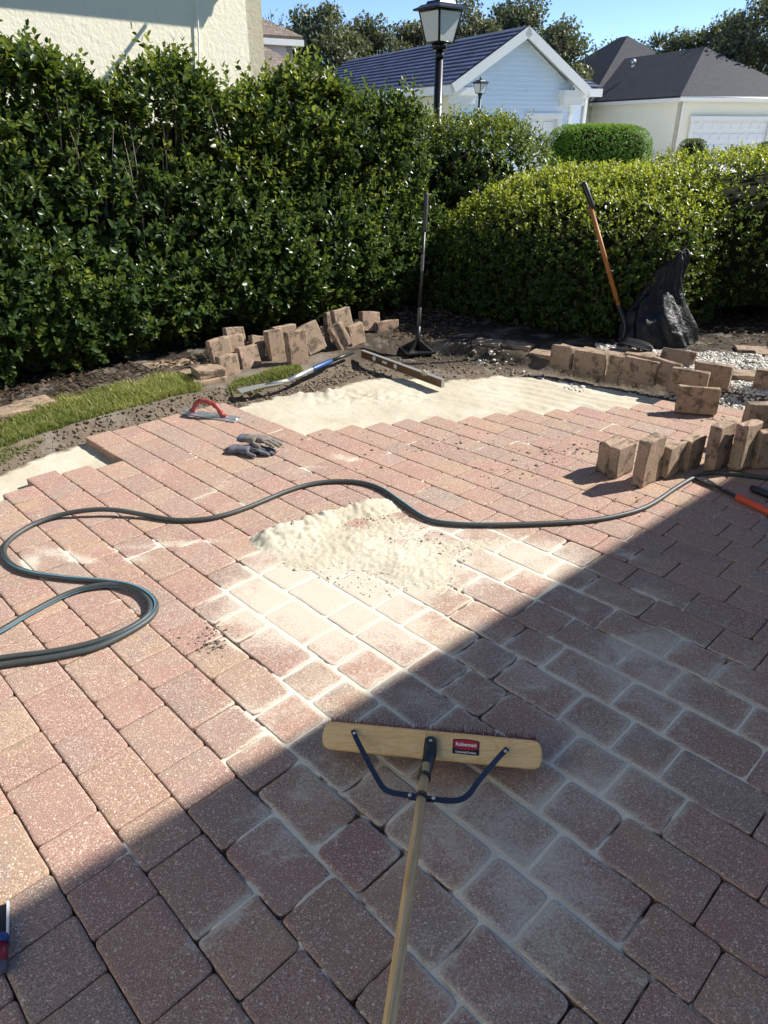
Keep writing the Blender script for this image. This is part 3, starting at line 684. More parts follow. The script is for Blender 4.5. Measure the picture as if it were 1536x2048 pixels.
# ================================================================== BUILDINGS
def az(d): r = math.radians(d); return Vector((math.sin(r), math.cos(r), 0))
def quad(mb, a, b, c, d): mb.add([a, b, c, d], [(0, 1, 2, 3)])
def slab(pts, th, name, mat, parent, uvdir=None):
    """roof plane with thickness; UVs in metres along/up the slope"""
    mb = MB(); pts = [Vector(p) for p in pts]; n = (pts[1] - pts[0]).cross(pts[2] - pts[0]).normalized()
    if n.z < 0: n = -n
    mb.prism(pts, -n * th); me = mb.mesh(name, mat); uv = me.uv_layers.new(name='UVMap')
    h = Vector((-n.y, n.x, 0)); h = h.normalized() if h.length > 1e-4 else Vector((1, 0, 0)); up = n.cross(h)
    for lp in me.loops: p = me.vertices[lp.vertex_index].co; uv.data[lp.index].uv = (p.dot(h), p.dot(up))
    return link(name, me, parent)
def courses(pts, step, th, name, mat, parent):
    """roof covering laid in overlapping courses: pts = eave left, eave right, ridge right, ridge left"""
    a, b, c, d = [Vector(p) for p in pts]; n = (b - a).cross(d - a).normalized(); n = n if n.z > 0 else -n
    m = max(2, int((d - a).length / step)); mb = MB()
    for i in range(m):
        t0, t1 = i / m, (i + 1) / m
        p0, p1, q1, q0 = a.lerp(d, t0), b.lerp(c, t0), b.lerp(c, t1), a.lerp(d, t1)
        quad(mb, p0 + n * th, p1 + n * th, q1, q0); quad(mb, p0, p1, p1 + n * th, p0 + n * th)
    me = mb.mesh(name, mat); uv = me.uv_layers.new(name='UVMap'); h = (b - a).normalized(); up = n.cross(h)
    for lp in me.loops: p = me.vertices[lp.vertex_index].co; uv.data[lp.index].uv = (p.dot(h), p.dot(up))
    return kind(link(name, me, parent), 'stuff')
def wallq(name, mat, parent, a, b, z0, z1, out, th=.2):
    """wall from a to b (xy), its outer face on the line, body behind it"""
    a, b = Vector((a[0], a[1], z0)), Vector((b[0], b[1], z0)); mb = MB(); back = -Vector(out).normalized() * th
    mb.prism([a, b, Vector((b.x, b.y, z1)), Vector((a.x, a.y, z1))], back); return mb.build(name, mat, parent)

# --- cream house on the left: its stucco wall above the hedge, roof edge out of the picture
hw = az(45.0); hn = Vector((hw.y, -hw.x, 0))                     # along the wall; outward (towards the patio)
cR = AY(531, 140, 11.4); WALLP = Vector((cR.x, cR.y, 0))
h1 = thing('cream_house', 'tall cream stucco house wall rising behind the dense hedge', 'house', (WALLP.x, WALLP.y, -.1))
lo = lambda p: Vector(p) - Vector((WALLP.x, WALLP.y, -.1))
A = WALLP - hw * 11; EZ = PL(290, 50, WALLP, hn).z + .62 * SUN.z / SUN.dot(hn) + .16; print('EZ', EZ)
wallq('wall', M['cream'], h1, lo(A), lo(WALLP), 0, EZ + .2, hn, .25)
wallq('wall', M['cream'], h1, lo(WALLP), lo(WALLP - hn * 9), 0, EZ + .2, hw, .25)
e0 = A + hn * .62 + Vector((0, 0, EZ)); e1 = WALLP + hn * .62 + hw * .35 + Vector((0, 0, EZ)); e2 = WALLP - hn * 9.6 + hw * .35 + Vector((0, 0, EZ)); top = WALLP - hn * 4.5 - hw * 4.5 + Vector((0, 0, EZ + 2.6)); top0 = A - hn * 4.5 + Vector((0, 0, EZ + 2.6))
slab([lo(e0), lo(e1), lo(top), lo(top0)], .16, 'roof', M['brownroof'], h1); slab([lo(e1), lo(e2), lo(top)], .16, 'roof', M['brownroof'], h1)
mb = MB(); mb.prism([lo(e0) - Vector((0, 0, .14)), lo(e1) - Vector((0, 0, .14)), lo(e1 - hn * .6 - hw * .33) - Vector((0, 0, .14)), lo(e0 - hn * .6) - Vector((0, 0, .14))], (0, 0, .05)); mb.build('soffit', M['white'], h1)
c0 = PL(390, 0, WALLP, hn) + hn * .035; c1 = PL(397, 200, WALLP, hn) + hn * .03; up = c0 + Vector((0, 0, .55)) + hn * .02
cb = MB(); cb.tube(spline([up, c0, (c0 + c1) / 2 + hw * .012, c1, Vector((c1.x, c1.y, .3))], 6), .011, 6); o = cb.build('wall_cable', M['white']); tag(o, 'thin pale cable hanging straight down the cream stucco wall', 'cable')
# added unseen pole, shaped and placed to cast the slanting shadow on the wall
t0 = PL(292, 50, WALLP, hn); t1 = PL(200, 175, WALLP, hn)
def caster(p, d): return p + SUN * (d / SUN.dot(hn)) - Vector((WALLP.x, WALLP.y, -.1))
pb = MB(); pb.tube([caster(t0, .60), caster(t0.lerp(t1, .55), .78), caster(t1, .95)], [.022, .024, .05], 8); pb.build('shadow_pole', M['white'], h1)
# --- lilac house behind it
P = AY(560, 95, 27); n1 = az(150); r1 = az(60)
h2 = thing('lilac_house', 'pale lilac house with brown shingled roofs showing past the cream wall', 'house', (P.x, P.y, -.1))
def box_house(root, org, r, b, w, d, z1, wm, rm, ov, pitch, name='wall', ridge=None):
    c = [org, org + r * w, org + r * w + b * d, org + b * d]
    wallq(name, wm, root, c[0], c[1], 0, z1, -b); wallq(name, wm, root, c[1], c[2], 0, z1, r); wallq(name, wm, root, c[3], c[2], 0, z1, b, -.2); wallq(name, wm, root, c[0], c[3], 0, z1, -r, .2)
    e = [c[0] - r * ov - b * ov, c[1] + r * ov - b * ov, c[2] + r * ov + b * ov, c[3] - r * ov + b * ov]; e = [Vector((p.x, p.y, z1)) for p in e]
    W_, D_ = w + 2 * ov, d + 2 * ov; hh = min(W_, D_) / 2
    if W_ <= D_: q0 = e[0] + r * hh + b * hh; q1 = e[0] + r * hh + b * (D_ - hh)
    else: q0 = e[0] + r * hh + b * hh; q1 = e[0] + r * (W_ - hh) + b * hh
    q0.z = q1.z = z1 + hh * pitch
    if W_ <= D_: fs = [[e[0], e[1], q0], [e[1], e[2], q1, q0], [e[2], e[3], q1], [e[3], e[0], q0, q1]]
    else: fs = [[e[0], e[1], q1, q0], [e[1], e[2], q1], [e[2], e[3], q0, q1], [e[3], e[0], q0]]
    for f in fs: slab(f, .12, 'roof', rm, root)
    mb = MB(); z = Vector((0, 0, -.26))
    for i in range(4):
        a_, b_ = e[i], e[(i + 1) % 4]; dd = (b_ - a_).normalized(); o_ = Vector((dd.y, -dd.x, 0)) * .02
        mb.prism([a_ + o_ + z, b_ + o_ + z, b_ + o_ + Vector((0, 0, -.09)), a_ + o_ + Vector((0, 0, -.09))], -o_ * 4)
    mb.build('fascia', M['white'], root); return e, q0, q1
uz = AY(585, 74, 27).z + .1
er = AY(583, 75, 27); org = Vector((er.x - P.x, 0, 0)) - r1 * 6
box_house(h2, org, r1, -n1, 6, 7, uz, M['lilac'], M['brownroof'], .28, .55)
er2 = AY(650, 172, 25); org2 = Vector((er2.x - P.x, er2.y - P.y, 0)) - r1 * 5.5
box_house(h2, org2, r1, -n1, 5.5, 2.6, er2.z + .1, M['lilac'], M['brownroof'], .35, .62)

# --- pale blue house with the gable and garage
fr, bk = az(64), az(-26); Q = PL(1150, 172, AY(1150, 172, 33.5), (0, 1, 0)); FN = bk
FP = lambda u, v: PL(u, v, Q, bk)
FL, FR = FP(914, 200), FP(1142, 200); FL.z = FR.z = 0; ez = FP(1172, 176).z; wid = (FR - FL).length
BH = FL.copy(); BH.z = -.1
h3 = thing('blue_house', 'pale blue clapboard house with slate blue tiled gable roof and garage', 'house', BH)
L = lambda p: Vector(p) - BH
ov = .55; apx = FP(1058, 62); mid = (FL + FR) / 2; az_ = apx.z
gd0, gd1, gdz = FP(1056, 250), FP(1113, 250), FP(1090, 238).z
wm = MB()                                                        # front wall with the garage opening left out
def fpt(t, z): p = FL.lerp(FR, t); return L(Vector((p.x, p.y, z)))
t0 = (gd0 - FL).dot(fr) / wid; t1 = (gd1 - FL).dot(fr) / wid
for poly in ([fpt(0, 0), fpt(t0, 0), fpt(t0, ez), fpt(0, ez)], [fpt(t1, 0), fpt(1, 0), fpt(1, ez), fpt(t1, ez)], [fpt(t0, gdz), fpt(t1, gdz), fpt(t1, ez), fpt(t0, ez)], [fpt(0, ez), fpt(1, ez), fpt(.5, az_ - .12)]): wm.prism(poly, bk * .2)
wm.build('wall', M['siding'], h3)
sb = MB(); z = .15
while z < az_ - .5:                                              # clapboards standing proud of the wall
    f = 0 if z < ez else (z + .16 - ez) / (az_ - .12 - ez) * .5
    for ta, tb in ([(f, 1 - f)] if z > gdz - .02 else [(0, t0), (t1, 1)]):
        a, b = fpt(ta, z), fpt(tb, z); u = Vector((0, 0, .16)); sb.add([a - bk * .06, b - bk * .06, b + u - bk * .006, a + u - bk * .006, a, b], [(0, 1, 2, 3), (4, 5, 1, 0)])
    z += .16
kind(sb.build('siding', M['siding'], h3), 'stuff')
wallq('wall', M['ivory'], h3, L(FL), L(FL + bk * 16), 0, ez, -fr)
wallq('wall', M['siding'], h3, L(FR), L(FR + bk * 16), 0, ez, fr)
eL = L(FL) - fr * ov - bk * .45; eR = L(FR) + fr * ov - bk * .45; rz = az_ + .1; rg = L(mid) - bk * .45; dz = (rz - ez) / (wid / 2 + ov) * ov
for e_, s in ((eL, 0), (eR, 1)):
    a = Vector((e_.x, e_.y, ez + .1 - .0)); r_ = Vector((rg.x, rg.y, rz + .12)); D = bk * 16.9
    courses([a, a + D, r_ + D, r_], .30, .035, 'roof_tiles', M['blueroof'], h3); slab([a - Vector((0, 0, .05)), a + D - Vector((0, 0, .05)), r_ + D - Vector((0, 0, .05)), r_ - Vector((0, 0, .05))], .10, 'roof', M['white'], h3)
    v = (r_ - a); nrm = v.cross(bk).normalized(); nrm = nrm if nrm.z > 0 else -nrm
    rk = MB(); rk.prism([a - nrm * .02, r_ - nrm * .02, r_ - nrm * .34, a - nrm * .34], bk * .06); rk.v = [tuple(Vector(p) - bk * .065) for p in rk.v]; rk.build('rake_board', M['white'], h3)
    gb = MB(); o_ = -fr if s == 0 else fr
    gb.prism([a - Vector((0, 0, .06)), a - Vector((0, 0, .34)), a - Vector((0, 0, .34)) + D, a - Vector((0, 0, .06)) + D], o_ * .05); gb.build('fascia', M['white'], h3)
    ret = MB(); c = L(FL if s == 0 else FR) - o_ * .15; c = Vector((c.x, c.y, ez - .14)) - bk * .18
    ret.box(c + o_ * .1, (1.25, .5, .26), frame(fr)); ret.box(c + o_ * .05 - Vector((0, 0, .26)), (1.0, .36, .26), frame(fr)); ret.build('eave_return', M['white'], h3)
# small wing to the right
wF = FR + bk * 1.6; wE = wF + fr * 2.1
wallq('wall', M['siding'], h3, L(wF), L(wE), 0, ez, -bk); wallq('wall', M['white'], h3, L(wE), L(wE + bk * 6), 0, ez, fr)
a, b = L(wF) - bk * .5 + Vector((0, 0, ez + .1)), L(wE) - bk * .5 + fr * .45 + Vector((0, 0, ez + .1))
courses([a, b, b + bk * 1.8 - fr * .9 + Vector((0, 0, .75)), a + bk * 1.8 + Vector((0, 0, .75))], .3, .035, 'roof_tiles', M['blueroof'], h3)
fb = MB(); fb.box((a + b) / 2 - Vector((0, 0, .2)) + bk * .05, ((b - a).length, .10, .30), frame(fr)); fb.box(L(wE) - bk * .02 + Vector((0, 0, ez / 2)), (.14, .10, ez), frame(fr)); fb.build('fascia', M['white'], h3)
for q_ in (FL, FR): cb_ = MB(); cb_.box(L(q_) - bk * .04 + Vector((0, 0, ez / 2)), (.16, .10, ez), frame(fr)); cb_.build('corner_board', M['white'], h3)
def garage(root, a, b, z1, r, inn, parent_off, cols, rows, th=.08):
    """garage door with recessed panels; a,b = lower corners in root space"""
    w = (b - a).length; fm = frame(r); c = (a + b) / 2
    d = MB(); d.box(c + inn * .12 + Vector((0, 0, z1 / 2)), (w, .05, z1), fm); door = d.build('garage_door', M['door'], root)
    for i in range(cols):
        for j in range(rows):
            p = MB(); pc = a + r * (w * (i + .5) / cols) + Vector((0, 0, z1 * (j + .5) / rows)) + inn * .085; p.box(pc, (w / cols * .76, .05, z1 / rows * .60), fm, .012); p.build('panel', M['door'], door)
    f = MB()
    for q, s in ((a - r * .09, 1), (b + r * .09, 1)): f.box(q - inn * .03 + Vector((0, 0, z1 / 2)), (.18, .14, z1), fm)
    f.box(c - inn * .03 + Vector((0, 0, z1 + .1)), (w + .44, .14, .2), fm); f.build('door_frame', M['white'], root)
garage(h3, fpt(t0, 0), fpt(t1, 0), gdz, fr, bk, 0, 2, 4)
tk = MB(); tk.box(fpt(.82, FP(1150, 245).z - .2) - bk * .04, (.5, .08, .9), frame(fr)); 

# --- ivory house with charcoal hip roof on the right
fr2, bk2 = az(73), az(-17); Q2 = AY(1364, 192, 43.0); ez2 = Q2.z
IH = Vector((Q2.x, Q2.y, -.1)); h4 = thing('ivory_house', 'ivory stucco house with charcoal hip roof and wide white garage door', 'house', IH)
I = lambda p: Vector(p) - IH
best = None
for w10 in range(40, 220):
    w_ = w10 / 10; p = Vector((Q2.x, Q2.y, 0)) + (fr2 + bk2) * (w_ / 2 - .35); uu = proj((p.x, p.y, ez2 + 2))[0]
    if best is None or abs(uu - 1390) < best[0]: best = (abs(uu - 1390), w_)
wI = min(16.0, max(8.0, best[1])); pa = Vector((Q2.x, Q2.y, 0)) + (fr2 + bk2) * (wI / 2 - .35); pz = PL(1390, 92, (pa.x, pa.y, 0), (0, 1, 0)).z
e, q0, q1 = box_house(h4, Vector((0, 0, 0)), fr2, bk2, wI, 24, ez2 + .1, M['ivory'], M['greyroof'], .35, (pz - ez2) / (wI / 2 + .35))
pk = AY(1256, 68, 58); up_o = Vector((pk.x, pk.y, 0)) - Vector((IH.x, IH.y, 0)) - (fr2 + bk2) * 5.5; pk = pk.z
box_house(h4, up_o, fr2, bk2, 11, 12, ez2 + .1, M['ivory'], M['greyroof'], .35, (pk - ez2 - .1) / 5.85)
FI = lambda u, v: I(PL(u, v, Q2, bk2))
g0, g1 = FI(1381, 260), FI(1532, 260); gz = FI(1400, 241).z; g0.z = g1.z = 0
garage(h4, g0 - bk2 * .13, g1 - bk2 * .13, gz, fr2, bk2, 0, 8, 4)
vp = MB(); c = q0.lerp(q1, .25); c = PL(1264, 139, IH + c - fr2 * 3, bk2) - IH; vp.tube([c, c + Vector((0, 0, .35))], .12, 8); vp.ball(c + Vector((0, 0, .38)), .19); vp.build('roof_vent', M['zinc'], h4)
for q_, d_ in ((Vector((0, 0, 0)), 1), (fr2 * (wI + .0), 1)):
    g_ = MB(); c_ = q_ - bk2 * .08 + fr2 * .12; g_.tube([c_ + Vector((0, 0, .1)), c_ + Vector((0, 0, ez2 - .2)), c_ - bk2 * .25 + Vector((0, 0, ez2 + .02))], .05, 8); g_.build('downpipe', M['white'], h4)
g_ = MB(); a_, b_ = e[0] - bk2 * .06, e[1] - bk2 * .06; g_.tube([a_ - Vector((0, 0, .08)), b_ - Vector((0, 0, .08))], .07, 8); g_.build('gutter', M['white'], h4)
# --- roof at the right edge
P5 = AY(1560, 165, 60); h5 = thing('grey_house', 'distant house with blue grey tiled roof at the picture edge', 'house', (P5.x, P5.y, -.1))
box_house(h5, Vector((-4.2, 0, 0)), az(75), az(-15), 14, 12, P5.z + .1, M['ivory'], M['blueroof'], .4, .32)

# --- the house the picture is taken from: its eave throws the shade over the near pavers
s0, s1 = G(0, 1826), G(1300, 1048); ed = (s1 - s0).normalized(); EH = 4.3; off = Vector((SUN.x, SUN.y, 0)) * (EH / SUN.z)
ea = s0 + off - ed * 3.6; eb = s0 + off + ed * 7.2; hin = Vector((ed.y, -ed.x, 0))
h6 = thing('near_house', 'house just outside the picture whose straight eave shades the near pavers', 'house', (s0 + off)); R6 = s0 + off
j = lambda p: Vector(p) - R6
a, b = j(ea) + Vector((0, 0, EH)), j(eb) + Vector((0, 0, EH))
slab([a, b, b + hin * 4.5 + Vector((0, 0, 1.2)), a + hin * 4.5 + Vector((0, 0, 1.2))], .12, 'roof', M['brownroof'], h6)
wallq('wall', M['cream'], h6, a + hin * .5, b + hin * .5, 0, EH, -hin)
wa, wb = j(Vector((-4.6, -9, 0))), j(Vector((-4.6, .9, 0)))      # unseen house wing, added behind the viewer to bounce warm light into the shade
wallq('wall', M['cream'], h6, wa, wb, 0, 5.2, (1, 0, 0), .3)
slab([wa + Vector((.35, 0, 5.2)), wb + Vector((.35, .35, 5.2)), wb + Vector((-3, .35, 6.6)), wa + Vector((-3, 0, 6.6))], .12, 'roof', M['brownroof'], h6)

# ================================================================== PLANTS
def hedge_root(name, label, cat, loc, group=None): return thing(name, label, cat, loc, 0, group)
def local(P, o): return P - np.array(o)
# tall untrimmed hedge along the left; base line from HA to HB, outward normal HNm towards the patio
HA, HB = np.array([-5.0, 2.78]), np.array([.30, 7.55]); HL = np.linalg.norm(HB - HA); HD = (HB - HA) / HL; HNm = np.array([HD[1], -HD[0]])
def hedge_top(l):
    u_l = np.array([0, 2.5, 3.66, 3.8, 4.06, 4.2, 4.42, 4.62, 4.84, 5.04, 5.18, 5.6, 5.8, 6.0, 6.22, 6.44, 6.9, 7.4]); h_l = np.array([2.1, 2.08, 2.06, 2.06, 2.03, 1.9, 1.82, 2.04, 2.10, 2.02, 1.87, 1.87, 1.99, 2.04, 1.98, 1.88, 1.85, 1.80]) - .14
    return np.interp(l, u_l, h_l)
def bulge(l, h): return .12 * smooth(4.6, 5.8, l) * smooth(1.0, .4, h) + .12 * fbm(l, h * 1.3, 1.6, 3, 91) + .12 * np.exp(-((l - 3.0) / .8) ** 2) * smooth(1.2, .5, h) + .20 * smooth(1.3, .6, h) - .10 * smooth(.22, .05, h) - .25 * smooth(1.5, 2.1, h)
tall = hedge_root('tall_hedge', 'tall untrimmed leafy hedge standing along the grass verge', 'hedge', (HB[0], HB[1], 0)); TO = (HB[0], HB[1], 0)
n = 8200; l = RS.uniform(.2, HL + .1, n); top = hedge_top(l); h = RS.uniform(.02, 1.0, n) * top; dep = RS.exponential(.09, n) * (RS.uniform(0, 1, n) > .25)
x2 = HA + l[:, None] * HD + HNm * (bulge(l, h) - dep)[:, None]
keep = fbm(l, h, 2.2, 4, 93) > RS.uniform(-.8, .02, n)
sparse = np.exp(-((l - 4.75) / .6) ** 2) * smooth(1.45, 1.75, h); keep &= RS.uniform(0, 1, n) > .3 * sparse
P1 = np.concatenate([x2, h[:, None]], 1)[keep]; D1 = np.concatenate([np.repeat(HNm[None], n, 0) * RS.uniform(.2, 1.1, (n, 1)) + HD * RS.normal(0, .45, (n, 1)), RS.uniform(.25, 1.2, (n, 1))], 1)[keep]
n = 3000; l = RS.uniform(.2, HL + .1, n); dpt = RS.uniform(-.75, .02, n); x2 = HA + l[:, None] * HD + HNm * dpt[:, None]
hh = hedge_top(l) - .10 + .10 * fbm(l, dpt, 4, 3, 95) - .25 * np.abs(dpt + .3) ** 2 + RS.exponential(.05, n); kp = RS.uniform(0, 1, n) > .2 * np.exp(-((l - 4.75) / .5) ** 2)
P2 = np.concatenate([x2, hh[:, None]], 1)[kp]; D2 = np.concatenate([RS.normal(0, .35, (n, 2)), np.ones((n, 1))], 1)[kp]
n = 70; l = RS.uniform(2.2, HL, n); x2 = HA + l[:, None] * HD + HNm * RS.uniform(-.5, 0, (n, 1)); P3 = np.concatenate([x2, (hedge_top(l) + RS.uniform(-.05, .08, n))[:, None]], 1); D3 = np.concatenate([RS.normal(0, .2, (n, 2)), np.ones((n, 1))], 1)
PP = np.concatenate([P1, P2, P3]); DD = np.concatenate([D1, D2, D3]); m = len(PP)
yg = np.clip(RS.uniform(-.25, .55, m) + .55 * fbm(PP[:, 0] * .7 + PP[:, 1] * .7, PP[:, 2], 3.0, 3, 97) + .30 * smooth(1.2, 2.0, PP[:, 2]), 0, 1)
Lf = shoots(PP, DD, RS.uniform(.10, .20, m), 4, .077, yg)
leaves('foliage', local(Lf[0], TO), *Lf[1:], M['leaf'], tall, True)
n = 10000; l = RS.uniform(.2, HL + .1, n); h = RS.uniform(.05, 1, n) * (hedge_top(l) - .15); dp = RS.uniform(.16, .40, n)     # older, larger leaves deeper in
x2 = HA + l[:, None] * HD + HNm * (bulge(l, h) - dp)[:, None]; kp = RS.uniform(0, 1, n) > .25 * np.exp(-((l - 4.75) / .6) ** 2) * smooth(1.4, 1.7, h)
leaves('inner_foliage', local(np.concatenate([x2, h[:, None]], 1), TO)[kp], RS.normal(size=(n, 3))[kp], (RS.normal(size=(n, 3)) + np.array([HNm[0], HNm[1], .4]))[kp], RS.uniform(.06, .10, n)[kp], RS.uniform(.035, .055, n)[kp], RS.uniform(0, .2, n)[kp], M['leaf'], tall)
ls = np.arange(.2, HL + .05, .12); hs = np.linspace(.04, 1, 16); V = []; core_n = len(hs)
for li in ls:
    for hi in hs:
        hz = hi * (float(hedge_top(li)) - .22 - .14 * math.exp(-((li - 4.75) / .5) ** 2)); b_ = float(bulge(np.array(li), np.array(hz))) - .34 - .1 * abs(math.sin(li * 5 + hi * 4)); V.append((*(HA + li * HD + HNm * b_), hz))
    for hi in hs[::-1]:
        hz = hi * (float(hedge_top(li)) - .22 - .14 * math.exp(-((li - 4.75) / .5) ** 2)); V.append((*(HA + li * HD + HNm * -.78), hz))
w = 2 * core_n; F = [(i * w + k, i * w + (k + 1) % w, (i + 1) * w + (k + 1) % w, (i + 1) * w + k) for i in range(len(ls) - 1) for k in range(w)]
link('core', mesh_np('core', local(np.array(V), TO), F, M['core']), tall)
tw = MB()
for i in range(210):
    l = random.gauss(4.75, .7) if i < 130 else random.uniform(2, HL); t_ = float(hedge_top(l)); z1 = t_ - random.uniform(.02, .35); z0 = max(.05, z1 - random.uniform(.3, .7)); d_ = random.uniform(-.45, .04)
    p0 = HA + l * HD + HNm * (d_ - .08); p1 = HA + (l + random.gauss(0, .12)) * HD + HNm * (d_ + random.gauss(0, .05)); md = (p0 + p1) / 2 + np.array([random.gauss(0, .03), random.gauss(0, .03)])
    tw.tube([Vector((p0[0], p0[1], z0)) - Vector(TO), Vector((md[0], md[1], (z0 + z1) / 2)) - Vector(TO), Vector((p1[0], p1[1], z1)) - Vector(TO)], [.0055, .004, .002], 5, False)
for i in range(16):
    l = .4 + i * HL / 16.5; p0 = HA + l * HD - HNm * .42; tw.tube([Vector((p0[0], p0[1], -.05)) - Vector(TO), Vector((p0[0] + random.gauss(0, .08), p0[1] + random.gauss(0, .08), .8)) - Vector(TO)], [.022, .012], 6, False)
tw.build('branches', M['twig'], tall)

def superell(n, c, ra, rb, z0, ztop, rot, e=3.2, upper=.1):
    """points and normals on a rounded clipped hedge; ztop(xa) gives the height"""
    out = []; nn_ = []; c = np.array(c); cr, sr = math.cos(rot), math.sin(rot); got = 0
    while got < n:
        d = unit(RS.normal(size=(n, 3))); d[:, 2] = np.where(d[:, 2] < -.75, -d[:, 2], d[:, 2]); lowz = np.minimum(d[:, 2], 0) / .75; d[:, 2] = np.maximum(d[:, 2], 0)
        k = (np.abs(d) ** e).sum(1) ** (-1 / e); p = d * k[:, None]; g = np.sign(p) * np.abs(p) ** (e - 1)
        zz = ztop(p[:, 0], p[:, 1]); X = p[:, 0] * ra; Y = p[:, 1] * rb; z = z0 + (zz - z0) * (.46 + .54 * p[:, 2] + .46 * lowz)
        g = np.stack([g[:, 0] / ra, g[:, 1] / rb, g[:, 2] / .6], -1)
        P = np.stack([c[0] + X * cr - Y * sr, c[1] + X * sr + Y * cr, z], -1); Gn = unit(np.stack([g[:, 0] * cr - g[:, 1] * sr, g[:, 0] * sr + g[:, 1] * cr, g[:, 2]], -1))
        w_ = (p[:, 2] < .8) | (RS.uniform(0, 1, n) < .9); P, Gn = P[w_], Gn[w_]; out.append(P); nn_.append(Gn); got += len(P)
    return np.concatenate(out)[:n], np.concatenate(nn_)[:n]
def clipped(root, o, c, ra, rb, z0, ztop, rot, n, ll, mat, young, e=3.2, rough=.05, pairs=3, core=.16, ln=.07):
    P, Nm = superell(n, c, ra, rb, z0, ztop, rot, e); lump = rough * 1.6 * fbm(P[:, 0] + P[:, 2] * .7, P[:, 1] - P[:, 2] * .5, 2.2, 4, 131)
    P = P + Nm * (lump + RS.normal(0, rough * .35, len(P)) - RS.exponential(rough * .5, len(P)))[:, None]
    P[:, 2] = np.maximum(P[:, 2], z0 + .03)
    D = Nm * .8 + np.array([0, 0, .55]) + RS.normal(0, .4, Nm.shape)
    y = young(P, Nm) + RS.uniform(-.2, .2, len(P)); Lf = shoots(P, D, RS.uniform(.6, 1.3, len(P)) * ln, pairs, ll, np.clip(y, 0, 1))
    leaves('foliage', local(Lf[0], o), *Lf[1:], mat, root, n > 2000 and ll < .047 or ll > .055)
    P2, N2 = superell(int(n * .6), c, ra - core * .55, rb - core * .55, z0, lambda a, b: ztop(a, b) - core * .6, rot, e)
    leaves('inner_foliage', local(P2, o), RS.normal(size=P2.shape), N2 + RS.normal(0, .5, N2.shape), RS.uniform(.05, .08, len(P2)) * ll / .045, RS.uniform(.03, .045, len(P2)) * ll / .045, RS.uniform(0, .15, len(P2)), mat, root)
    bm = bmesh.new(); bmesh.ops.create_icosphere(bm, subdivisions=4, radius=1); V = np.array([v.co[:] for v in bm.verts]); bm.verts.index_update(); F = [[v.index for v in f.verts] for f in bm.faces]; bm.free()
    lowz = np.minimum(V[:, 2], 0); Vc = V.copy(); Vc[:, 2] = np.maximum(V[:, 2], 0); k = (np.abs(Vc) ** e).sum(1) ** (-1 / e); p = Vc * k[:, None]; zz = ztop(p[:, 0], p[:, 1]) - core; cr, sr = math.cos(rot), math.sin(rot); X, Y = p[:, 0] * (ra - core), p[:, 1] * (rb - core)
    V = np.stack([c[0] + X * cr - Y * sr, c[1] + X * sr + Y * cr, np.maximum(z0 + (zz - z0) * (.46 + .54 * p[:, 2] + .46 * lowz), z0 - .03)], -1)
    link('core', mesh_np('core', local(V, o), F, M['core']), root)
# rounded clipped hedge in the middle
cl = (1.80, 7.22, 0); r = hedge_root('clipped_hedge', 'rounded clipped hedge with sunlit top behind the leaning shovel', 'hedge', cl)
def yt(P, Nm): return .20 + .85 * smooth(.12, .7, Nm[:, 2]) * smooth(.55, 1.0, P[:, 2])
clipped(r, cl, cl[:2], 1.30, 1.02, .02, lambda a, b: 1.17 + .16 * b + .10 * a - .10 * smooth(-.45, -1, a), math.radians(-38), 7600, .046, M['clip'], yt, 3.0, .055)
cl2 = (4.20, 7.50, 0); r = hedge_root('clipped_hedge', 'clipped hedge with shaded dark face behind the black plastic bag', 'hedge', cl2)
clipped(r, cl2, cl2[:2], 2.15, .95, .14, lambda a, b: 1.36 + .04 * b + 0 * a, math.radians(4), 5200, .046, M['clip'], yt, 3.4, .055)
for i in range(14):
    sm = MB(); x = 3.0 + i * .22 + random.gauss(0, .05); y = 7.5 + random.gauss(0, .15); sm.tube([(x - cl2[0], y - cl2[1], -.05), (x - cl2[0] + random.gauss(0, .06), y - cl2[1], .25), (x - cl2[0] + random.gauss(0, .15), y - cl2[1] + random.gauss(0, .1), .6)], [.014, .011, .007], 5, False); sm.build('stem', M['bark'], r)

# loose bush at the far end of the tall hedge
bo = (1.0, 8.75, 0); r = hedge_root('leafy_bush', 'loose leafy bush at the tall hedge end below the big lamp', 'bush', bo)
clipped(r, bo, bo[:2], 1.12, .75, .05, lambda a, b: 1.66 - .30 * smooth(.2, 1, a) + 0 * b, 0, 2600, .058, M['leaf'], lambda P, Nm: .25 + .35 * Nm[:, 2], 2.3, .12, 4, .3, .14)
# bright box hedge by the driveway, small clipped shrubs by the far garage
bh = AY(1215, 300, 20.5); bo = (bh.x, bh.y + .9, -.1); r = hedge_root('box_hedge', 'bright green box hedge trimmed square before the blue house', 'hedge', bo)
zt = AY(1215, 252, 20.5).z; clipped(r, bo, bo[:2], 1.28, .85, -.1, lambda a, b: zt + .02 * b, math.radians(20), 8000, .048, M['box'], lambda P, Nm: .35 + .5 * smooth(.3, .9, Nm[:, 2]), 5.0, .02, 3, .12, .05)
for u, v0, lab in ((1385, 280, 'small dark clipped shrub beside the wide white garage door'), (1541, 284, 'dark clipped shrub cut by the right picture edge')):
    p = AY(u, 300, 31); o_ = (p.x, p.y, -.1); r = hedge_root('clipped_shrub', lab, 'shrub', o_, 'clipped shrubs by the far garage'); zt_ = AY(u, v0, 31).z
    clipped(r, o_, o_[:2], .50, .5, -.1, lambda a, b: zt_ + 0 * a, 0, 1100, .06, M['leaf'], lambda P, Nm: .1 + .2 * Nm[:, 2], 3.6, .02, 2, .1, .05)

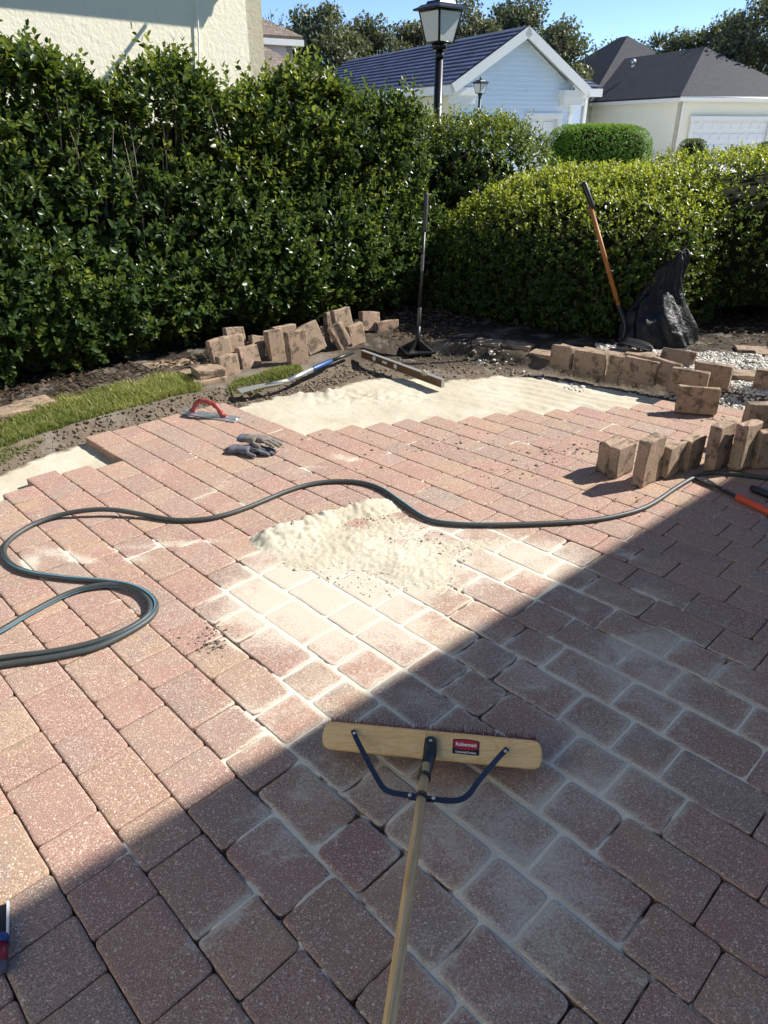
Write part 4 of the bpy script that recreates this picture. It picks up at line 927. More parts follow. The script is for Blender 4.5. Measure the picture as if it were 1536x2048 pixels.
# oaks beyond the roofs: trunk with limbs, crown of leaf sprays round many small clumps
def oak(u, vtop, wpx, yy, label, dens=1.0, cat='tree', grp='oaks beyond the roofs'):
    top = AY(u, vtop, yy); mpp = yy * math.cos(TILT) / FPX; R = wpx * mpp / 2; o_ = Vector((top.x, yy, -.1)); H = top.z + .1
    root = thing('oak_tree', label, cat, o_, 0, grp); ns = int(60 * dens); cs = []
    rh = max(2.2, H * .36); cz = H - rh * .95
    tr = MB(); tr.tube([(0, 0, 0), (random.gauss(0, .2), 0, H * .25), (random.gauss(0, .3), random.gauss(0, .3), H * .5)], [.34, .26, .18], 8, False)
    for i in range(ns):
        d = unit(RS.normal(size=3)); rr = RS.uniform(.45, 1.0) ** .6; c = np.array([d[0] * R * rr, d[1] * R * rr * .8, cz + d[2] * rh * rr]); cs.append((c, RS.uniform(.55, 1.05)))
        if i < 12: tr.tube([(0, 0, H * .42), (c[0] * .5, c[1] * .5, H * .42 + (c[2] - H * .42) * .55), (c[0], c[1], c[2])], [.11, .07, .025], 5, False)
    tr.build('trunk', M['bark'], root); P = []; T = []
    for c, rr in cs:
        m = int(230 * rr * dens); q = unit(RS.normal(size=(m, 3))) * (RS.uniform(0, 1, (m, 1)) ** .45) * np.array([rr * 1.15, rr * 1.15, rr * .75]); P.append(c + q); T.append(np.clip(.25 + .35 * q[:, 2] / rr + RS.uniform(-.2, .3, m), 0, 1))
    P = np.concatenate(P); T = np.concatenate(T); m = len(P)
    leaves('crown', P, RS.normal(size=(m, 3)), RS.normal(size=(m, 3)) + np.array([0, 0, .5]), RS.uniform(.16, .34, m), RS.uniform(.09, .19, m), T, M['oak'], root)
for a in [(648, 22, 150, 52, 'rounded oak crown directly right of the lilac house'), (585, 60, 70, 60, 'dark oak crown squeezed between lilac house and rounded oak'), (742, 36, 130, 55, 'broad oak crown above the blue roof, left of the big lamp'),
          (832, 44, 90, 60, 'low oak crown hidden partly behind the big lamp head'), (930, 2, 130, 54, 'tall dark oak crown just right of the big lamp head'), (1035, -14, 140, 58, 'tall open oak crown above the blue gable peak'),
          (1115, 56, 130, 50, 'grey green oak crown sloping down right of the gable'), (1215, 78, 60, 66, 'sparse distant tree crown above the charcoal roof peak', .45), (1375, 72, 120, 58, 'low oak crown right of the charcoal ridge'),
          (1455, 34, 130, 56, 'wide oak crown above the right hip roof'), (1545, -8, 150, 50, 'tallest oak crown at the right edge of the sky'), (1290, 96, 90, 62, 'dark low oak crown peeping over the charcoal ridge'), (695, 70, 110, 64, 'darker oak crown low between two broad oaks'), (990, 55, 120, 62, 'dark oak crown low behind the blue ridge')]: oak(*a)
# fan palm
pt = AY(1322, 74, 60); ph = pt.z; pr = thing('fan_palm', 'distant fan palm head poking over the charcoal ridge', 'palm', (pt.x, 60, -.1))
mb = MB(); mb.tube([(0, 0, 0), (0, 0, ph - .7)], [.2, .16], 8); mb.build('trunk', M['bark'], pr)
n = 420; d = unit(RS.normal(size=(n, 3)) + np.array([0, 0, .5])); leaves('crown', np.array([0, 0, ph - .7]) + d * RS.uniform(.2, .8, (n, 1)), d, RS.normal(size=(n, 3)), RS.uniform(.4, .7, n), RS.uniform(.05, .1, n), RS.uniform(0, .5, n), M['oak'], pr)
# bare twig top over the lilac roof
bt = AY(533, 14, 26); tr = thing('bare_tree', 'thin bare treetop over the lilac house roof', 'tree', (bt.x, 27.5, -.1)); mb = MB()
mb.tube([(0, 0, 0), (.05, 0, 3.2), (0, 0, bt.z - .5)], [.12, .08, .03], 6, False)
for i in range(26): z = bt.z - random.uniform(.3, 1.6); a = random.uniform(0, 6.28); mb.tube([(0, 0, z), (math.cos(a) * .22, math.sin(a) * .22, z + .3), (math.cos(a) * .32, math.sin(a) * .3, z + random.uniform(.45, .75))], [.018, .012, .006], 4, False)
mb.build('trunk', M['bark'], tr); n = 120; leaves('crown', np.array([0, 0, bt.z - .25]) + RS.normal(0, .28, (n, 3)), RS.normal(size=(n, 3)), RS.normal(size=(n, 3)), RS.uniform(.06, .12, n), RS.uniform(.03, .06, n), RS.uniform(0, .6, n), M['oak'], tr)

# ================================================================== LAMPS
def lantern(name, label, x, y, zb, zt, wid, group, base_z=-.1):
    """post-top lantern: zb = underside of the glass, zt = top of the roof, wid = roof width"""
    r = thing(name, label, 'street lamp', (x, y, base_z), math.radians(38), group); k = wid / .43
    p = MB(); h = zb - base_z; p.tube([(0, 0, 0), (0, 0, .12), (0, 0, .5), (0, 0, .55), (0, 0, h - .12 * k)], [.11 * k, .11 * k, .085 * k, .058 * k, .046 * k], 14)
    p.tube([(0, 0, h - .14 * k), (0, 0, h - .11 * k), (0, 0, h - .06 * k)], [.055 * k, .055 * k, .038 * k], 14); p.tube([(0, 0, h - .06 * k), (0, 0, h - .005)], [.10 * k, .115 * k], 4); p.build('post', M['lampblack'], r)
    gh = .30 * k; a, b = .105 * k, .165 * k
    def sq(s, z): return [Vector((s, s, z)), Vector((-s, s, z)), Vector((-s, -s, z)), Vector((s, -s, z))]
    lo_, hi = sq(a, h), sq(b, h + gh)
    for i in range(4):
        m = MB(); q = [lo_[i], lo_[(i + 1) % 4], hi[(i + 1) % 4], hi[i]]; c = sum(q, Vector()) / 4; q = [c + (v - c) * .90 for v in q]; nn_ = (q[1] - q[0]).cross(q[3] - q[0]).normalized(); m.prism(q, nn_ * .006); m.build('pane', M['glow'], r)
    f = MB()
    for i in range(4): f.tube([lo_[i], hi[i]], .011 * k, 6)
    for s, z in ((a, h + .008), (b, h + gh - .008)):
        q = sq(s, z)
        for i in range(4): f.tube([q[i], q[(i + 1) % 4]], .012 * k, 6)
    f.build('frame', M['lampblack'], r)
    c = MB(); zt_ = zt - base_z; ch = zt_ - h - gh
    lv = [(.215 * k, h + gh), (.215 * k, h + gh + .018 * k), (.185 * k, h + gh + .03 * k), (.15 * k, h + gh + ch * .62), (.115 * k, h + gh + ch * .72), (.105 * k, h + gh + ch)]
    vs = []; fs = []
    for s, z in lv: vs += sq(s, z)
    for i in range(len(lv) - 1):
        for j_ in range(4): fs.append((i * 4 + j_, i * 4 + (j_ + 1) % 4, i * 4 + 4 + (j_ + 1) % 4, i * 4 + 4 + j_))
    fs += [(3, 2, 1, 0), tuple(range(len(vs) - 4, len(vs)))]; c.add(vs, fs); c.tube([(0, 0, zt_), (0, 0, zt_ + .03 * k), (0, 0, zt_ + .07 * k), (0, 0, zt_ + .10 * k)], [.05 * k, .05 * k, .03 * k, .008 * k], 10); c.build('cap', M['lampblack'], r)
    return r
yy = 9.5; q = AY(883, 87, yy); t = AY(883, 2, yy); lantern('street_lamp', 'large black post lantern rising behind the leafy bush', q.x - .02, yy, q.z, t.z, .435, 'black post lanterns')
yy = 24.0; q = AY(960, 187, yy); t = AY(960, 160, yy); lantern('street_lamp', 'small distant black post lantern before the blue gable', q.x, yy, q.z, t.z, .37, 'black post lanterns')

# ================================================================== LOOSE PAVERS
def loose(label, u, v, w, h, a, lean=0.0, roll=0.0, z0=-.012, t=.062, group=None, push=0.0, flat=False):
    """u, v: lower corner of the face nearest the viewer; a: direction the face runs (deg from +X)"""
    p = G(u, v, z0); ar = math.radians(a); wx = Vector((math.cos(ar), math.sin(ar), 0)); tn = Vector((-wx.y, wx.x, 0))
    bm = bmesh.new(); bmesh.ops.create_cube(bm, size=1.0)
    for q in bm.verts: q.co = Vector((q.co.x * w, q.co.y * t, q.co.z * h))
    bmesh.ops.subdivide_edges(bm, edges=bm.edges[:], cuts=1, use_grid_fill=True)
    for q in bm.verts: q.co += Vector((random.gauss(0, .0026), random.gauss(0, .0016), random.gauss(0, .0026)))
    ed_ = [e for e in bm.edges if len(e.link_faces) == 2 and e.calc_face_angle(0) > .8]
    bmesh.ops.bevel(bm, geom=ed_, offset=random.uniform(.006, .010), segments=2, affect='EDGES', profile=.55)
    me = bpy.data.meshes.new('loose_paver'); bm.to_mesh(me); bm.free(); me.materials.append(M['loose'])
    at = me.attributes.new('rnd', 'FLOAT', 'FACE'); at.data.foreach_set('value', [random.random()] * len(me.polygons))
    for q in me.polygons: q.use_smooth = q.area < .0012
    o = link('loose_paver', me); R = Matrix.Rotation(ar, 3, 'Z') @ Matrix.Rotation(-math.radians(lean), 3, 'X') @ Matrix.Rotation(math.radians(roll), 3, 'Y')
    # rest the lower edge on the ground line
    crn = [R @ Vector((sx * w / 2, sy * t / 2, sz * h / 2)) for sx in (-1, 1) for sy in (-1, 1) for sz in (-1, 1)]
    zmin = min(c.z for c in crn); c0 = R @ Vector((-w / 2, -t / 2, -h / 2))
    o.matrix_world = Matrix.Translation(Vector((p.x - c0.x, p.y - c0.y, z0 - zmin)) + tn * push) @ R.to_4x4()
    tag(o, label, 'paver', group); return o
GL, GE, GM = 'pavers stacked beside the hedge', 'pavers lining the gravel bed', 'pavers standing on the finished paving'
def A_(x, y): return 420 + x / 4.518, 620 + y / 4.518
def E_(x, y): return 1060 + x / 3.227, 620 + y / 3.227
def M_(x, y): return 1140 + x / 3.879, 760 + y / 3.879
for lab, (x, y), w, h, a, ln, rl, z0, ps in [
    ('small square tan paver standing at the left front of the hedge stack', (112, 640), .16, .16, 44, 6, 0, -.012, 0),
    ('tall tan paver directly behind the front left square one', (78, 600), .17, .24, 42, 8, -3, -.012, .03),
    ('tan paver with crumbly face, third in the left hedge stack', (235, 585), .165, .24, 40, 12, 0, -.012, .10),
    ('square tan paver leaning low before the crumbly tall one', (305, 560), .17, .16, 45, 12, -2, -.012, 0),
    ('highest light tan paver at the back of the left hedge stack', (320, 545), .16, .25, 43, 14, 4, -.012, .19),
    ('half hidden tan paver at the right back of the left stack', (440, 500), .12, .17, 43, 16, 14, -.012, .08),
    ('tall tan paver left of the big rough faced one', (572, 490), .14, .24, 42, 4, -3, -.012, .02),
    ('large upright paver with rough mud caked face, sunlit', (735, 522), .165, .255, 38, 3, -2, -.012, 0),
    ('tall paver standing close behind the mud caked one', (690, 492), .20, .25, 42, 6, 0, -.012, .10),
    ('grey dappled paver leaning left, right of the mud caked one', (905, 440), .18, .23, 36, 16, -16, -.012, .0),
    ('dark paver tipped over sideways between grey and reddish ones', (1195, 390), .13, .20, 38, 14, -24, -.012, .0),
    ('reddish paver upright at the back, left of the tallest', (1110, 330), .16, .24, 42, 10, 4, -.012, .05),
    ('tallest reddish paver in the shaded end of the hedge row', (1255, 340), .17, .26, 40, 10, -5, .02, .12),
    ('short reddish paver in front of the tallest one', (1285, 352), .16, .17, 42, 8, -6, -.012, .0),
    ('shaded paver at the far right end of the hedge row', (1420, 250), .19, .17, 38, 14, 8, -.012, .06),
    ('dim paver lying behind the far right hedge end', (1545, 240), .22, .10, 30, 8, 0, -.012, .06)]:
    u, v = A_(x, y); loose(lab, u, v, w, h, a, ln, rl, z0, .062, GL, ps)
for lab, u, v, z0, a in [('flat red paver lying on the grass end before the stack', 392, 783, -.005, 38), ('thin flat paver lying behind the red flat one', 378, 768, .0, 40), ('topmost flat paver piled left of the hedge stack', 398, 762, .052, 34), ('flat paver half sunk in grass farther left', 302, 752, -.03, 42), ('flat edging paver next to the half sunk one', 342, 750, -.03, 42)]:
    loose(lab, u, v, .24 if 'flat red' in lab else .2, .058, a, 0, 0, z0, .16, 'flat pavers on the verge')
loose('flat reddish paver in the grass at the left picture edge', -6, 850, .24, .055, 42, 0, 0, .012, .16, 'flat pavers on the verge')
loose('flat reddish paver in the grass, second from the left edge', 44, 834, .22, .055, 46, 0, 0, .012, .16, 'flat pavers on the verge')
for lab, (x, y), w, h, a, ln, rl, z0, ps in [
    ('first standing paver of the gravel row, at its far left end', (118, 372), .165, .17, -38, 3, 0, -.012, 0),
    ('second standing paver of the gravel row, wider than the first', (268, 398), .24, .16, -36, 2, 0, -.012, 0),
    ('third standing paver of the gravel row, narrow and pale', (485, 442), .165, .165, -38, 4, 0, -.012, .01),
    ('fourth standing paver of the gravel row, broad and tan', (580, 458), .24, .17, -40, 5, 0, -.012, 0),
    ('fifth standing paver of the gravel row, tilted to the right', (735, 480), .20, .17, -38, 6, 7, -.012, .0),
    ('sixth standing paver of the gravel row, front and largest', (882, 528), .24, .165, -36, 2, 0, -.012, 0),
    ('last standing paver of the gravel row, behind the largest', (1015, 515), .24, .17, -34, 2, 0, -.012, .09),
    ('thin paver edge leaning behind the fifth standing paver', (800, 395), .25, .15, -36, 24, 0, -.04, .05)]:
    u, v = E_(x, y); loose(lab, u, v, w, h, a, ln, rl, z0, .062, GE, ps)
for lab, (x, y), w, t_, a, z0 in [('flat sunlit paver lying behind the first standing one', (150, 290), .22, .15, -38, -.0), ('flat sunlit paver lying behind the second standing one', (300, 305), .24, .15, -36, -.0), ('small flat paver between the second and third standing ones', (470, 315), .16, .15, -38, -.02), ('flat paver edged in gravel behind the fourth standing one', (600, 325), .24, .15, -36, -.01),
    ('dark flat edging paver left of the standing gravel row', (-18, 318), .22, .14, -36, -.025), ('dark flat edging paver nearest the leaf litter', (-190, 262), .24, .14, -30, -.025), ('low shaded edging paver under the clipped hedge', (-380, 245), .24, .14, -28, -.025), ('small dark paver lying at the gravel row end', (1240, 470), .2, .14, -35, -.025), ('thick dark red paver lying flat on right gravel', (1268, 500), .24, .16, -12, -.025),
    ('shaded flat edging paver behind the right gravel', (1330, 300), .24, .14, -12, -.03), ('shaded flat edging paver at the right edge behind gravel', (1450, 330), .24, .14, -14, -.03)]:
    u, v = E_(x, y); loose(lab, u, v, w, .058 if 'thick' not in lab else .09, a, 0, 0, z0, t_, GE)
u, v = E_(1425, 545); loose('tan paver standing on right gravel at the picture edge', u, v, .24, .165, -22, 4, 0, -.012, .062, GE)
u, v = M_(812, 262); loose('single speckled paver standing alone on the paving', u, v, .243, .165, -16, 10, 0, 0, .062, GM)
for lab, (x, y), w, h, a, ln, rl, ps in [
    ('thin paver at the left end of the standing group', (272, 738), .15, .165, 42, 0, 0, 0),
    ('square tan paver second from left in the standing group', (350, 775), .16, .165, 40, 1, 0, 0),
    ('tall narrow reddish paver standing foremost in the group', (556, 846), .16, .243, 42, 0, 0, 0),
    ('mud marked square paver right of the tall reddish one', (748, 777), .165, .165, 42, 2, 0, 0),
    ('dark mud caked square paver behind the mud marked one', (905, 720), .165, .165, 43, 2, 0, .0),
    ('tall brown paver standing behind the hose bend', (1115, 727), .17, .243, 41, 3, 0, 0),
    ('tall brown paver leaning beside the one at the hose bend', (1300, 735), .165, .243, 40, 3, 5, 0),
    ('dark rounded paver standing at the far right of the group', (1430, 698), .24, .20, 12, 3, 0, 0),
    ('big grey brown paver rearmost in the standing group', (1318, 520), .24, .245, -6, 4, 0, 0)]:
    u, v = M_(x, y); loose(lab, u, v, w, h, a, ln, rl, .001, .062, GM, ps)

# ================================================================== TOOLS
# --- push broom
zb = .088; eL, eR = G(645, 1468, zb), G(1085, 1510, zb); bx_ = (eR - eL).normalized(); bc = (eL + eR) / 2; Lb = (eR - eL).length
BR = thing('push_broom', 'wide push broom with pale wooden block and maroon bristles', 'broom', (bc.x, bc.y, 0)); bt = math.radians(35)
fm = Matrix((bx_, Vector((-bx_.y, bx_.x, 0)), Vector((0, 0, 1)))).transposed() @ Matrix.Rotation(bt, 3, 'X')
B0 = Vector((0, 0, zb)); bp = lambda x, y, z: B0 + fm @ Vector((x, y, z))
hw_, bw = Lb / 2, .037
pr_ = []
for cx, a0 in ((hw_ - .030, -90), (-hw_ + .030, 90)):
    for i in range(9): w_ = math.radians(a0 + 180 * i / 8); sg = lambda q_: math.copysign(abs(q_) ** .72, q_); pr_.append((cx + .030 * sg(math.cos(w_)), bw * sg(math.sin(w_))))
pr_ = [(x, max(-bw, min(bw, y * 1.0))) for x, y in pr_]
bm = bmesh.new(); vv = [bm.verts.new(bp(x, y, -.026)) for x, y in pr_]; f_ = bm.faces.new(vv); ex = bmesh.ops.extrude_face_region(bm, geom=[f_])
for g in ex['geom']:
    if isinstance(g, bmesh.types.BMVert): g.co += fm @ Vector((0, 0, .026))
bmesh.ops.recalc_face_normals(bm, faces=bm.faces[:]); bmesh.ops.bevel(bm, geom=[e_ for e_ in bm.edges if e_.calc_face_angle(0) > 1.2], offset=.003, segments=2, affect='EDGES')
me = bpy.data.meshes.new('block'); bm.to_mesh(me); bm.free(); me.materials.append(M['broomwood']); blk = link('block', me, BR)
for xx in (-.014, .014):                                       # groove of the handle socket
    g = MB(); g.box(bp(xx - .0, .022, .0005), (.0022, .030, .003), fm); g.build('groove', M['handlewood'], blk)
n = 5200; bxs = RS.uniform(-hw_ + .012, hw_ - .012, n); bys = RS.uniform(-.014, .0365, n); sp_ = RS.normal(0, .006, (n, 2)) + np.stack([bxs * .02, (bys > .016) * .014 + bys * .24], -1)
top = np.stack([bxs, bys, np.full(n, -.024)], -1); bot = np.stack([bxs + sp_[:, 0], bys + sp_[:, 1], np.full(n, -.024) - zb + .022 + RS.uniform(0, .008, n)], -1)
Rm = np.array(fm); top = top @ Rm.T + np.array(B0); bot = bot @ Rm.T + np.array(B0); bot[:, 2] = np.maximum(bot[:, 2], .002); ww = np.array(bx_) * .0011
V = np.stack([top - ww, top + ww, bot + ww * .7, bot - ww * .7], 1).reshape(-1, 3); F = np.arange(n * 4).reshape(n, 4)
kind(link('bristles', mesh_np('bristles', V, F, M['bristle']), BR), 'stuff')
bb_ = MB(); bb_.box(bp(0, .008, -.046), (Lb - .03, .036, .040), fm); bb_.build('bristle_base', M['bristle'], BR)
hb = G(850, 1545, .105) - Vector((bc.x, bc.y, 0)); he = G(779, 2046, .245) - Vector((bc.x, bc.y, 0)); hd = (he - hb).normalized(); h0 = hb - hd * .03
hm = MB(); hm.tube([Vector((0, 0, 0)), Vector((0, 0, .4)), Vector((0, 0, 1.0)), Vector((0, 0, 1.36)), Vector((0, 0, 1.37))], [.0122, .0122, .0122, .0122, .009], 16); ho = hm.build('handle', M['handlewood'], BR)
ho.matrix_local = Matrix.Translation(h0) @ hd.to_track_quat('Z', 'Y').to_matrix().to_4x4()
so_ = MB(); s_top = bp(0.0, .004, .006); hx = Vector((bx_.x, bx_.y, 0))
so_.tube([s_top + fm @ Vector((0, .014, .002)), s_top + fm @ Vector((0, .008, .004)), s_top + fm @ Vector((0, -.015, .006)), s_top + fm @ Vector((0, -.035, .008)), hb + hd * .0, hb + hd * .022, hb + hd * .026], [.009, .0165, .0185, .018, .0155, .0158, .0172], 14, True, .62); so_.tube([hb + hd * .014, hb + hd * .024], [.0175, .0175], 14); so_.build('socket', M['plastic'], BR)
sc_ = MB(); sc_.ball(bp(0, .006, .0175), (.0075, .0075, .004), fm, 10, 6); sc_.build('screw', M['zinc'], BR)
cl_ = h0 + hd * ((G(845, 1592, .13) - Vector((bc.x, bc.y, 0)) - h0).dot(hd))
cm = MB(); cm.tube([cl_ - hd * .009, cl_ + hd * .009], [.0145, .0145], 16); side = hx
cm.box(cl_ + side * .020 - Vector((0, 0, .002)), (.022, .012, .010), frame(side, hd.cross(side))); cm.box(cl_ - side * .020 - Vector((0, 0, .002)), (.022, .012, .010), frame(side, hd.cross(side))); cm.build('clamp', M['plastic'], BR)
def strap(path, w_, th, mat, nm):
    mb = MB(); path = spline(path, 6); vs = []; fs = []
    for i, p in enumerate(path):
        t_ = (path[min(i + 1, len(path) - 1)] - path[max(i - 1, 0)]).normalized(); n_ = (Vector((0, -.35, .94)) - t_ * t_.dot(Vector((0, -.35, .94)))).normalized(); s_ = t_.cross(n_)
        vs += [p + s_ * w_ - n_ * th, p + s_ * w_ + n_ * th, p - s_ * w_ + n_ * th, p - s_ * w_ - n_ * th]
    for i in range(len(path) - 1):
        for k in range(4): fs.append((i * 4 + k, i * 4 + (k + 1) % 4, i * 4 + 4 + (k + 1) % 4, i * 4 + 4 + k))
    fs += [(0, 1, 2, 3), tuple(range(len(vs) - 4, len(vs)))[::-1]]; mb.add(vs, fs); return mb.build(nm, mat, BR)
ofs = Vector((bc.x, bc.y, 0)); zz = lambda u, v, z: G(u, v, z) - ofs
for s, pts in ((-1, [(706, 1461, .101), (716, 1484, .102), (745, 1540, .118), (764, 1572, .127), (780, 1584, .130), (812, 1590, .131), (834, 1594, .131)]), (1, [(1015, 1497, .101), (1000, 1512, .102), (962, 1556, .120), (938, 1588, .128), (918, 1600, .130), (890, 1601, .131), (862, 1597, .131)])):
    strap([zz(*p) for p in pts], .0068, .0016, M['steelblue'], 'brace')
    for (u, v, z) in (((709, 1466, .104), (820, 1590, .135)) if s < 0 else ((1011, 1502, .104), (867, 1596, .135))):
        m = MB(); c = zz(u, v, z); m.ball(c, (.0052, .0052, .0032), None, 10, 6); m.build('screw', M['zinc'], BR)
# label on the block
lc = zz(932, 1493, .0945); lx = (lc - B0).dot(fm @ Vector((1, 0, 0))); ly = (lc - B0).dot(fm @ Vector((0, 1, 0)))
lb = MB(); out = []
for i in range(13): t_ = -1 + 2 * i / 12; out.append((t_ * .036, .0165 + .0035 * (1 - t_ * t_)))
lb.prism([bp(lx + x, ly + y, .0006) for x, y in [(-.036, -.020), (.036, -.020)] + out[::-1]], fm @ Vector((0, 0, .0008))); lab_ = lb.build('label', M['lblack'], BR)
lr = MB(); pts = []
for i in range(13): t_ = -1 + 2 * i / 12; pts.append((t_ * .033, .0135 + .0045 * (1 - t_ * t_)))
for i in range(13): t_ = 1 - 2 * i / 12; pts.append((t_ * .033, -.004 - .0045 * (1 - t_ * t_)))
lr.prism([bp(lx + x, ly + y, .0014) for x, y in pts], fm @ Vector((0, 0, .0005))); lr.build('red_field', M['lred'], lab_)
def text(s, size, x, y, bold=0.0, wide=1.0):
    cu = bpy.data.curves.new('lettering', 'FONT'); cu.body = s; cu.size = size; cu.align_x = 'CENTER'; cu.align_y = 'CENTER'; cu.extrude = .0002; cu.offset = bold; cu.resolution_u = 3
    o = bpy.data.objects.new('tmp', cu); COL.objects.link(o); bpy.context.view_layer.update()
    me = bpy.data.meshes.new_from_object(o.evaluated_get(bpy.context.evaluated_depsgraph_get())); bpy.data.objects.remove(o); bpy.data.curves.remove(cu)
    me.materials.clear(); me.materials.append(M['lwhite'])
    for v in me.vertices: v.co = bp(lx + x + v.co.x * wide, ly + y + v.co.y, .0024 + v.co.z)
    return link('lettering', me, lab_)
text('Rubbermaid', .0125, 0, .005, .00035, .92); text('Commercial Products', .0072, 0, -.0148, .0002, .88)

# --- garden hose, laid double on the left
def hose(name, label, path, r=.0112, twist0=1.0, tw=.35):
    root = thing(name, label, 'hose', path[0]); pts = [Vector(p) - Vector(path[0]) for p in spline([Vector(p) for p in path], 7)]
    m = MB(); m.tube(pts, r, 12); m.build('tube', M['rubber'], root)
    vs = []; fs = []; L_ = 0
    for i, p in enumerate(pts):
        t_ = (pts[min(i + 1, len(pts) - 1)] - pts[max(i - 1, 0)]).normalized(); a = Vector((0, 0, 1)); a = (a - t_ * a.dot(t_)).normalized(); b = t_.cross(a)
        if i: L_ += (p - pts[i - 1]).length
        w0 = twist0 + .9 * math.sin(L_ * tw * 6)
        for dw in (-.22, 0, .22): vs.append(p + (a * math.cos(w0 + dw) + b * math.sin(w0 + dw)) * (r + .0007))
    for i in range(len(pts) - 1):
        for k in (0, 1): fs.append((i * 3 + k, i * 3 + k + 1, i * 3 + 4 + k, i * 3 + 3 + k))
    s_ = MB(); s_.add(vs, fs, True); s_.build('stripe', M['hosestripe'], root); return root
hz = .0112
hp = [(1640, 968), (1536, 956), (1470, 948), (1425, 945), (1400, 950), (1378, 960), (1350, 977), (1300, 1010), (1250, 1028), (1180, 1041), (1090, 1047), (980, 1050), (900, 1047), (850, 1036), (800, 1003), (762, 978), (720, 965), (670, 963), (620, 969), (570, 984), (510, 1009), (460, 1027), (410, 1038), (350, 1040), (290, 1030), (230, 1020), (180, 1020), (120, 1030), (65, 1050), (22, 1078), (8, 1103), (22, 1128), (60, 1145), (130, 1156), (210, 1163), (262, 1172), (296, 1188), (312, 1210), (300, 1236), (255, 1266), (190, 1296), (110, 1314), (30, 1326), (-60, 1340), (-160, 1362)]
path = []
for i, (u, v) in enumerate(hp):
    z = hz + (.022 * math.exp(-((u - 200) / 70) ** 2) if 1000 < v < 1060 and u < 420 else 0) + (.012 * math.exp(-((u - 270) / 40) ** 2) if v > 1160 and v < 1200 else 0); path.append(G(u, v, z))
hose('garden_hose', 'long dark rubber hose winding right across the pavers', path)
hp2 = [(-170, 1340), (-60, 1290), (0, 1262), (60, 1226), (130, 1190), (185, 1173), (235, 1170), (272, 1180), (294, 1198), (300, 1216), (290, 1236), (248, 1262), (180, 1287), (100, 1304), (20, 1314), (-60, 1326), (-160, 1345)]
hose('garden_hose', 'inner dark hose loop with blue stripe at the left picture edge', [G(u, v, hz + (.003 if u > 180 else 0)) for u, v in hp2], twist0=1.1, tw=.2)

# --- magnesium float with a red handle
f0, f1, f2, f3 = G(363, 827, .004), G(472, 844, .004), G(480, 836, .004), G(372, 818, .004); fx = ((f1 - f0) + (f2 - f3)).normalized(); fc = (f0 + f1 + f2 + f3) / 4
HF = thing('hand_float', 'metal hand float with dull red arched handle on the pavers', 'trowel', (fc.x, fc.y, 0)); fr_ = frame(fx); ll = .405
m = MB(); m.box((0, 0, .005), (ll, .082, .008), fr_, .002); m.box((0, 0, .012), (ll * .96, .022, .008), fr_, .003); m.build('plate', M['alu'], HF)
hpth = [fr_ @ Vector((x, 0, z)) for x, z in ((-.125, .014), (-.118, .035), (-.085, .078), (-.05, .092), (.0, .090), (.04, .080), (.07, .052), (.085, .022), (.098, .014))]
m = MB(); m.tube(spline(hpth, 5), [.014 + .0045 * math.sin(i * .55) ** 2 for i in range(41)], 10); m.build('handle', M['redgrip'], HF)
for x in (-.128, .1): m = MB(); m.box(fr_ @ Vector((x, 0, .019)), (.045, .026, .016), fr_, .005); m.build('handle_foot', M['redgrip'], HF)

# --- pair of work gloves lying on each other
gc = G(520, 902, 0)
def glove(name, label, c, rz, mat, mat2, flip=1, lift=0.0, k=1.0):
    r = thing(name, label, 'glove', c, rz, 'work gloves on the pavers'); r.scale = (k, k, k)
    b = bmesh.new()
    md = bpy.data.meshes.new('skin'); vs = [(-.115, 0, 0), (-.07, 0, .004), (-.02, 0, .012), (.035, 0, .012), (.075, .03, .008), (.115, .036, .002), (.14, .036, -.004), (.08, .010, .012), (.125, .012, .008), (.152, .012, -.002), (.08, -.012, .012), (.122, -.012, .008), (.146, -.013, -.004), (.072, -.032, .008), (.105, -.036, .004), (.124, -.037, -.004), (-.01, .045 * flip, -.002), (.025, .068 * flip, -.004), (.05, .075 * flip, -.006)]
    es = [(0, 1), (1, 2), (2, 3), (3, 4), (4, 5), (5, 6), (3, 7), (7, 8), (8, 9), (3, 10), (10, 11), (11, 12), (3, 13), (13, 14), (14, 15), (2, 16), (16, 17), (17, 18)]
    rd = [(.046, .020), (.042, .022), (.046, .026), (.046, .024), (.015, .013), (.013, .012), (.010, .009), (.015, .014), (.013, .012), (.010, .010), (.015, .014), (.013, .012), (.010, .010), (.013, .012), (.012, .011), (.009, .009), (.017, .014), (.014, .012), (.010, .010)]
    md.from_pydata(vs, es, []); o = link('shell', md, r); mo = o.modifiers.new('s', 'SKIN'); mo.use_smooth_shade = True
    for i, q in enumerate(md.skin_vertices[0].data): q.radius = rd[i]; q.use_root = (i == 2)
    o.modifiers.new('d', 'SUBSURF').render_levels = 2; o.modifiers['d'].levels = 2
    dg = bpy.context.evaluated_depsgraph_get(); me = bpy.data.meshes.new_from_object(o.evaluated_get(dg)); o.modifiers.clear(); o.data = me; bpy.data.meshes.remove(md)
    for v in me.vertices:
        w_ = fbm(np.array([v.co.x * 60]), np.array([v.co.y * 60 + flip * 9]), 1, 3, 5)[0]; v.co.z = v.co.z * .95 + lift + .004 * w_ + .02 - .012 * smooth(.05, .16, np.array(v.co.x))
    me.materials.clear(); me.materials.append(mat); o.name = 'shell'
    cf = MB(); cf.tube([(-.128, 0, .022 + lift), (-.11, 0, .022 + lift), (-.085, 0, .023 + lift)], [.044, .047, .045], 18, False, .48); cf.build('cuff', mat2, r)
    for f in me.polygons: f.use_smooth = True
    return r
glove('work_glove', 'dark grey work glove lying underneath its pair on the pavers', (gc.x - .04, gc.y - .03, 0), math.radians(-8), M['glovegrey'], M['glovegrey'], -1, 0.0, .92)
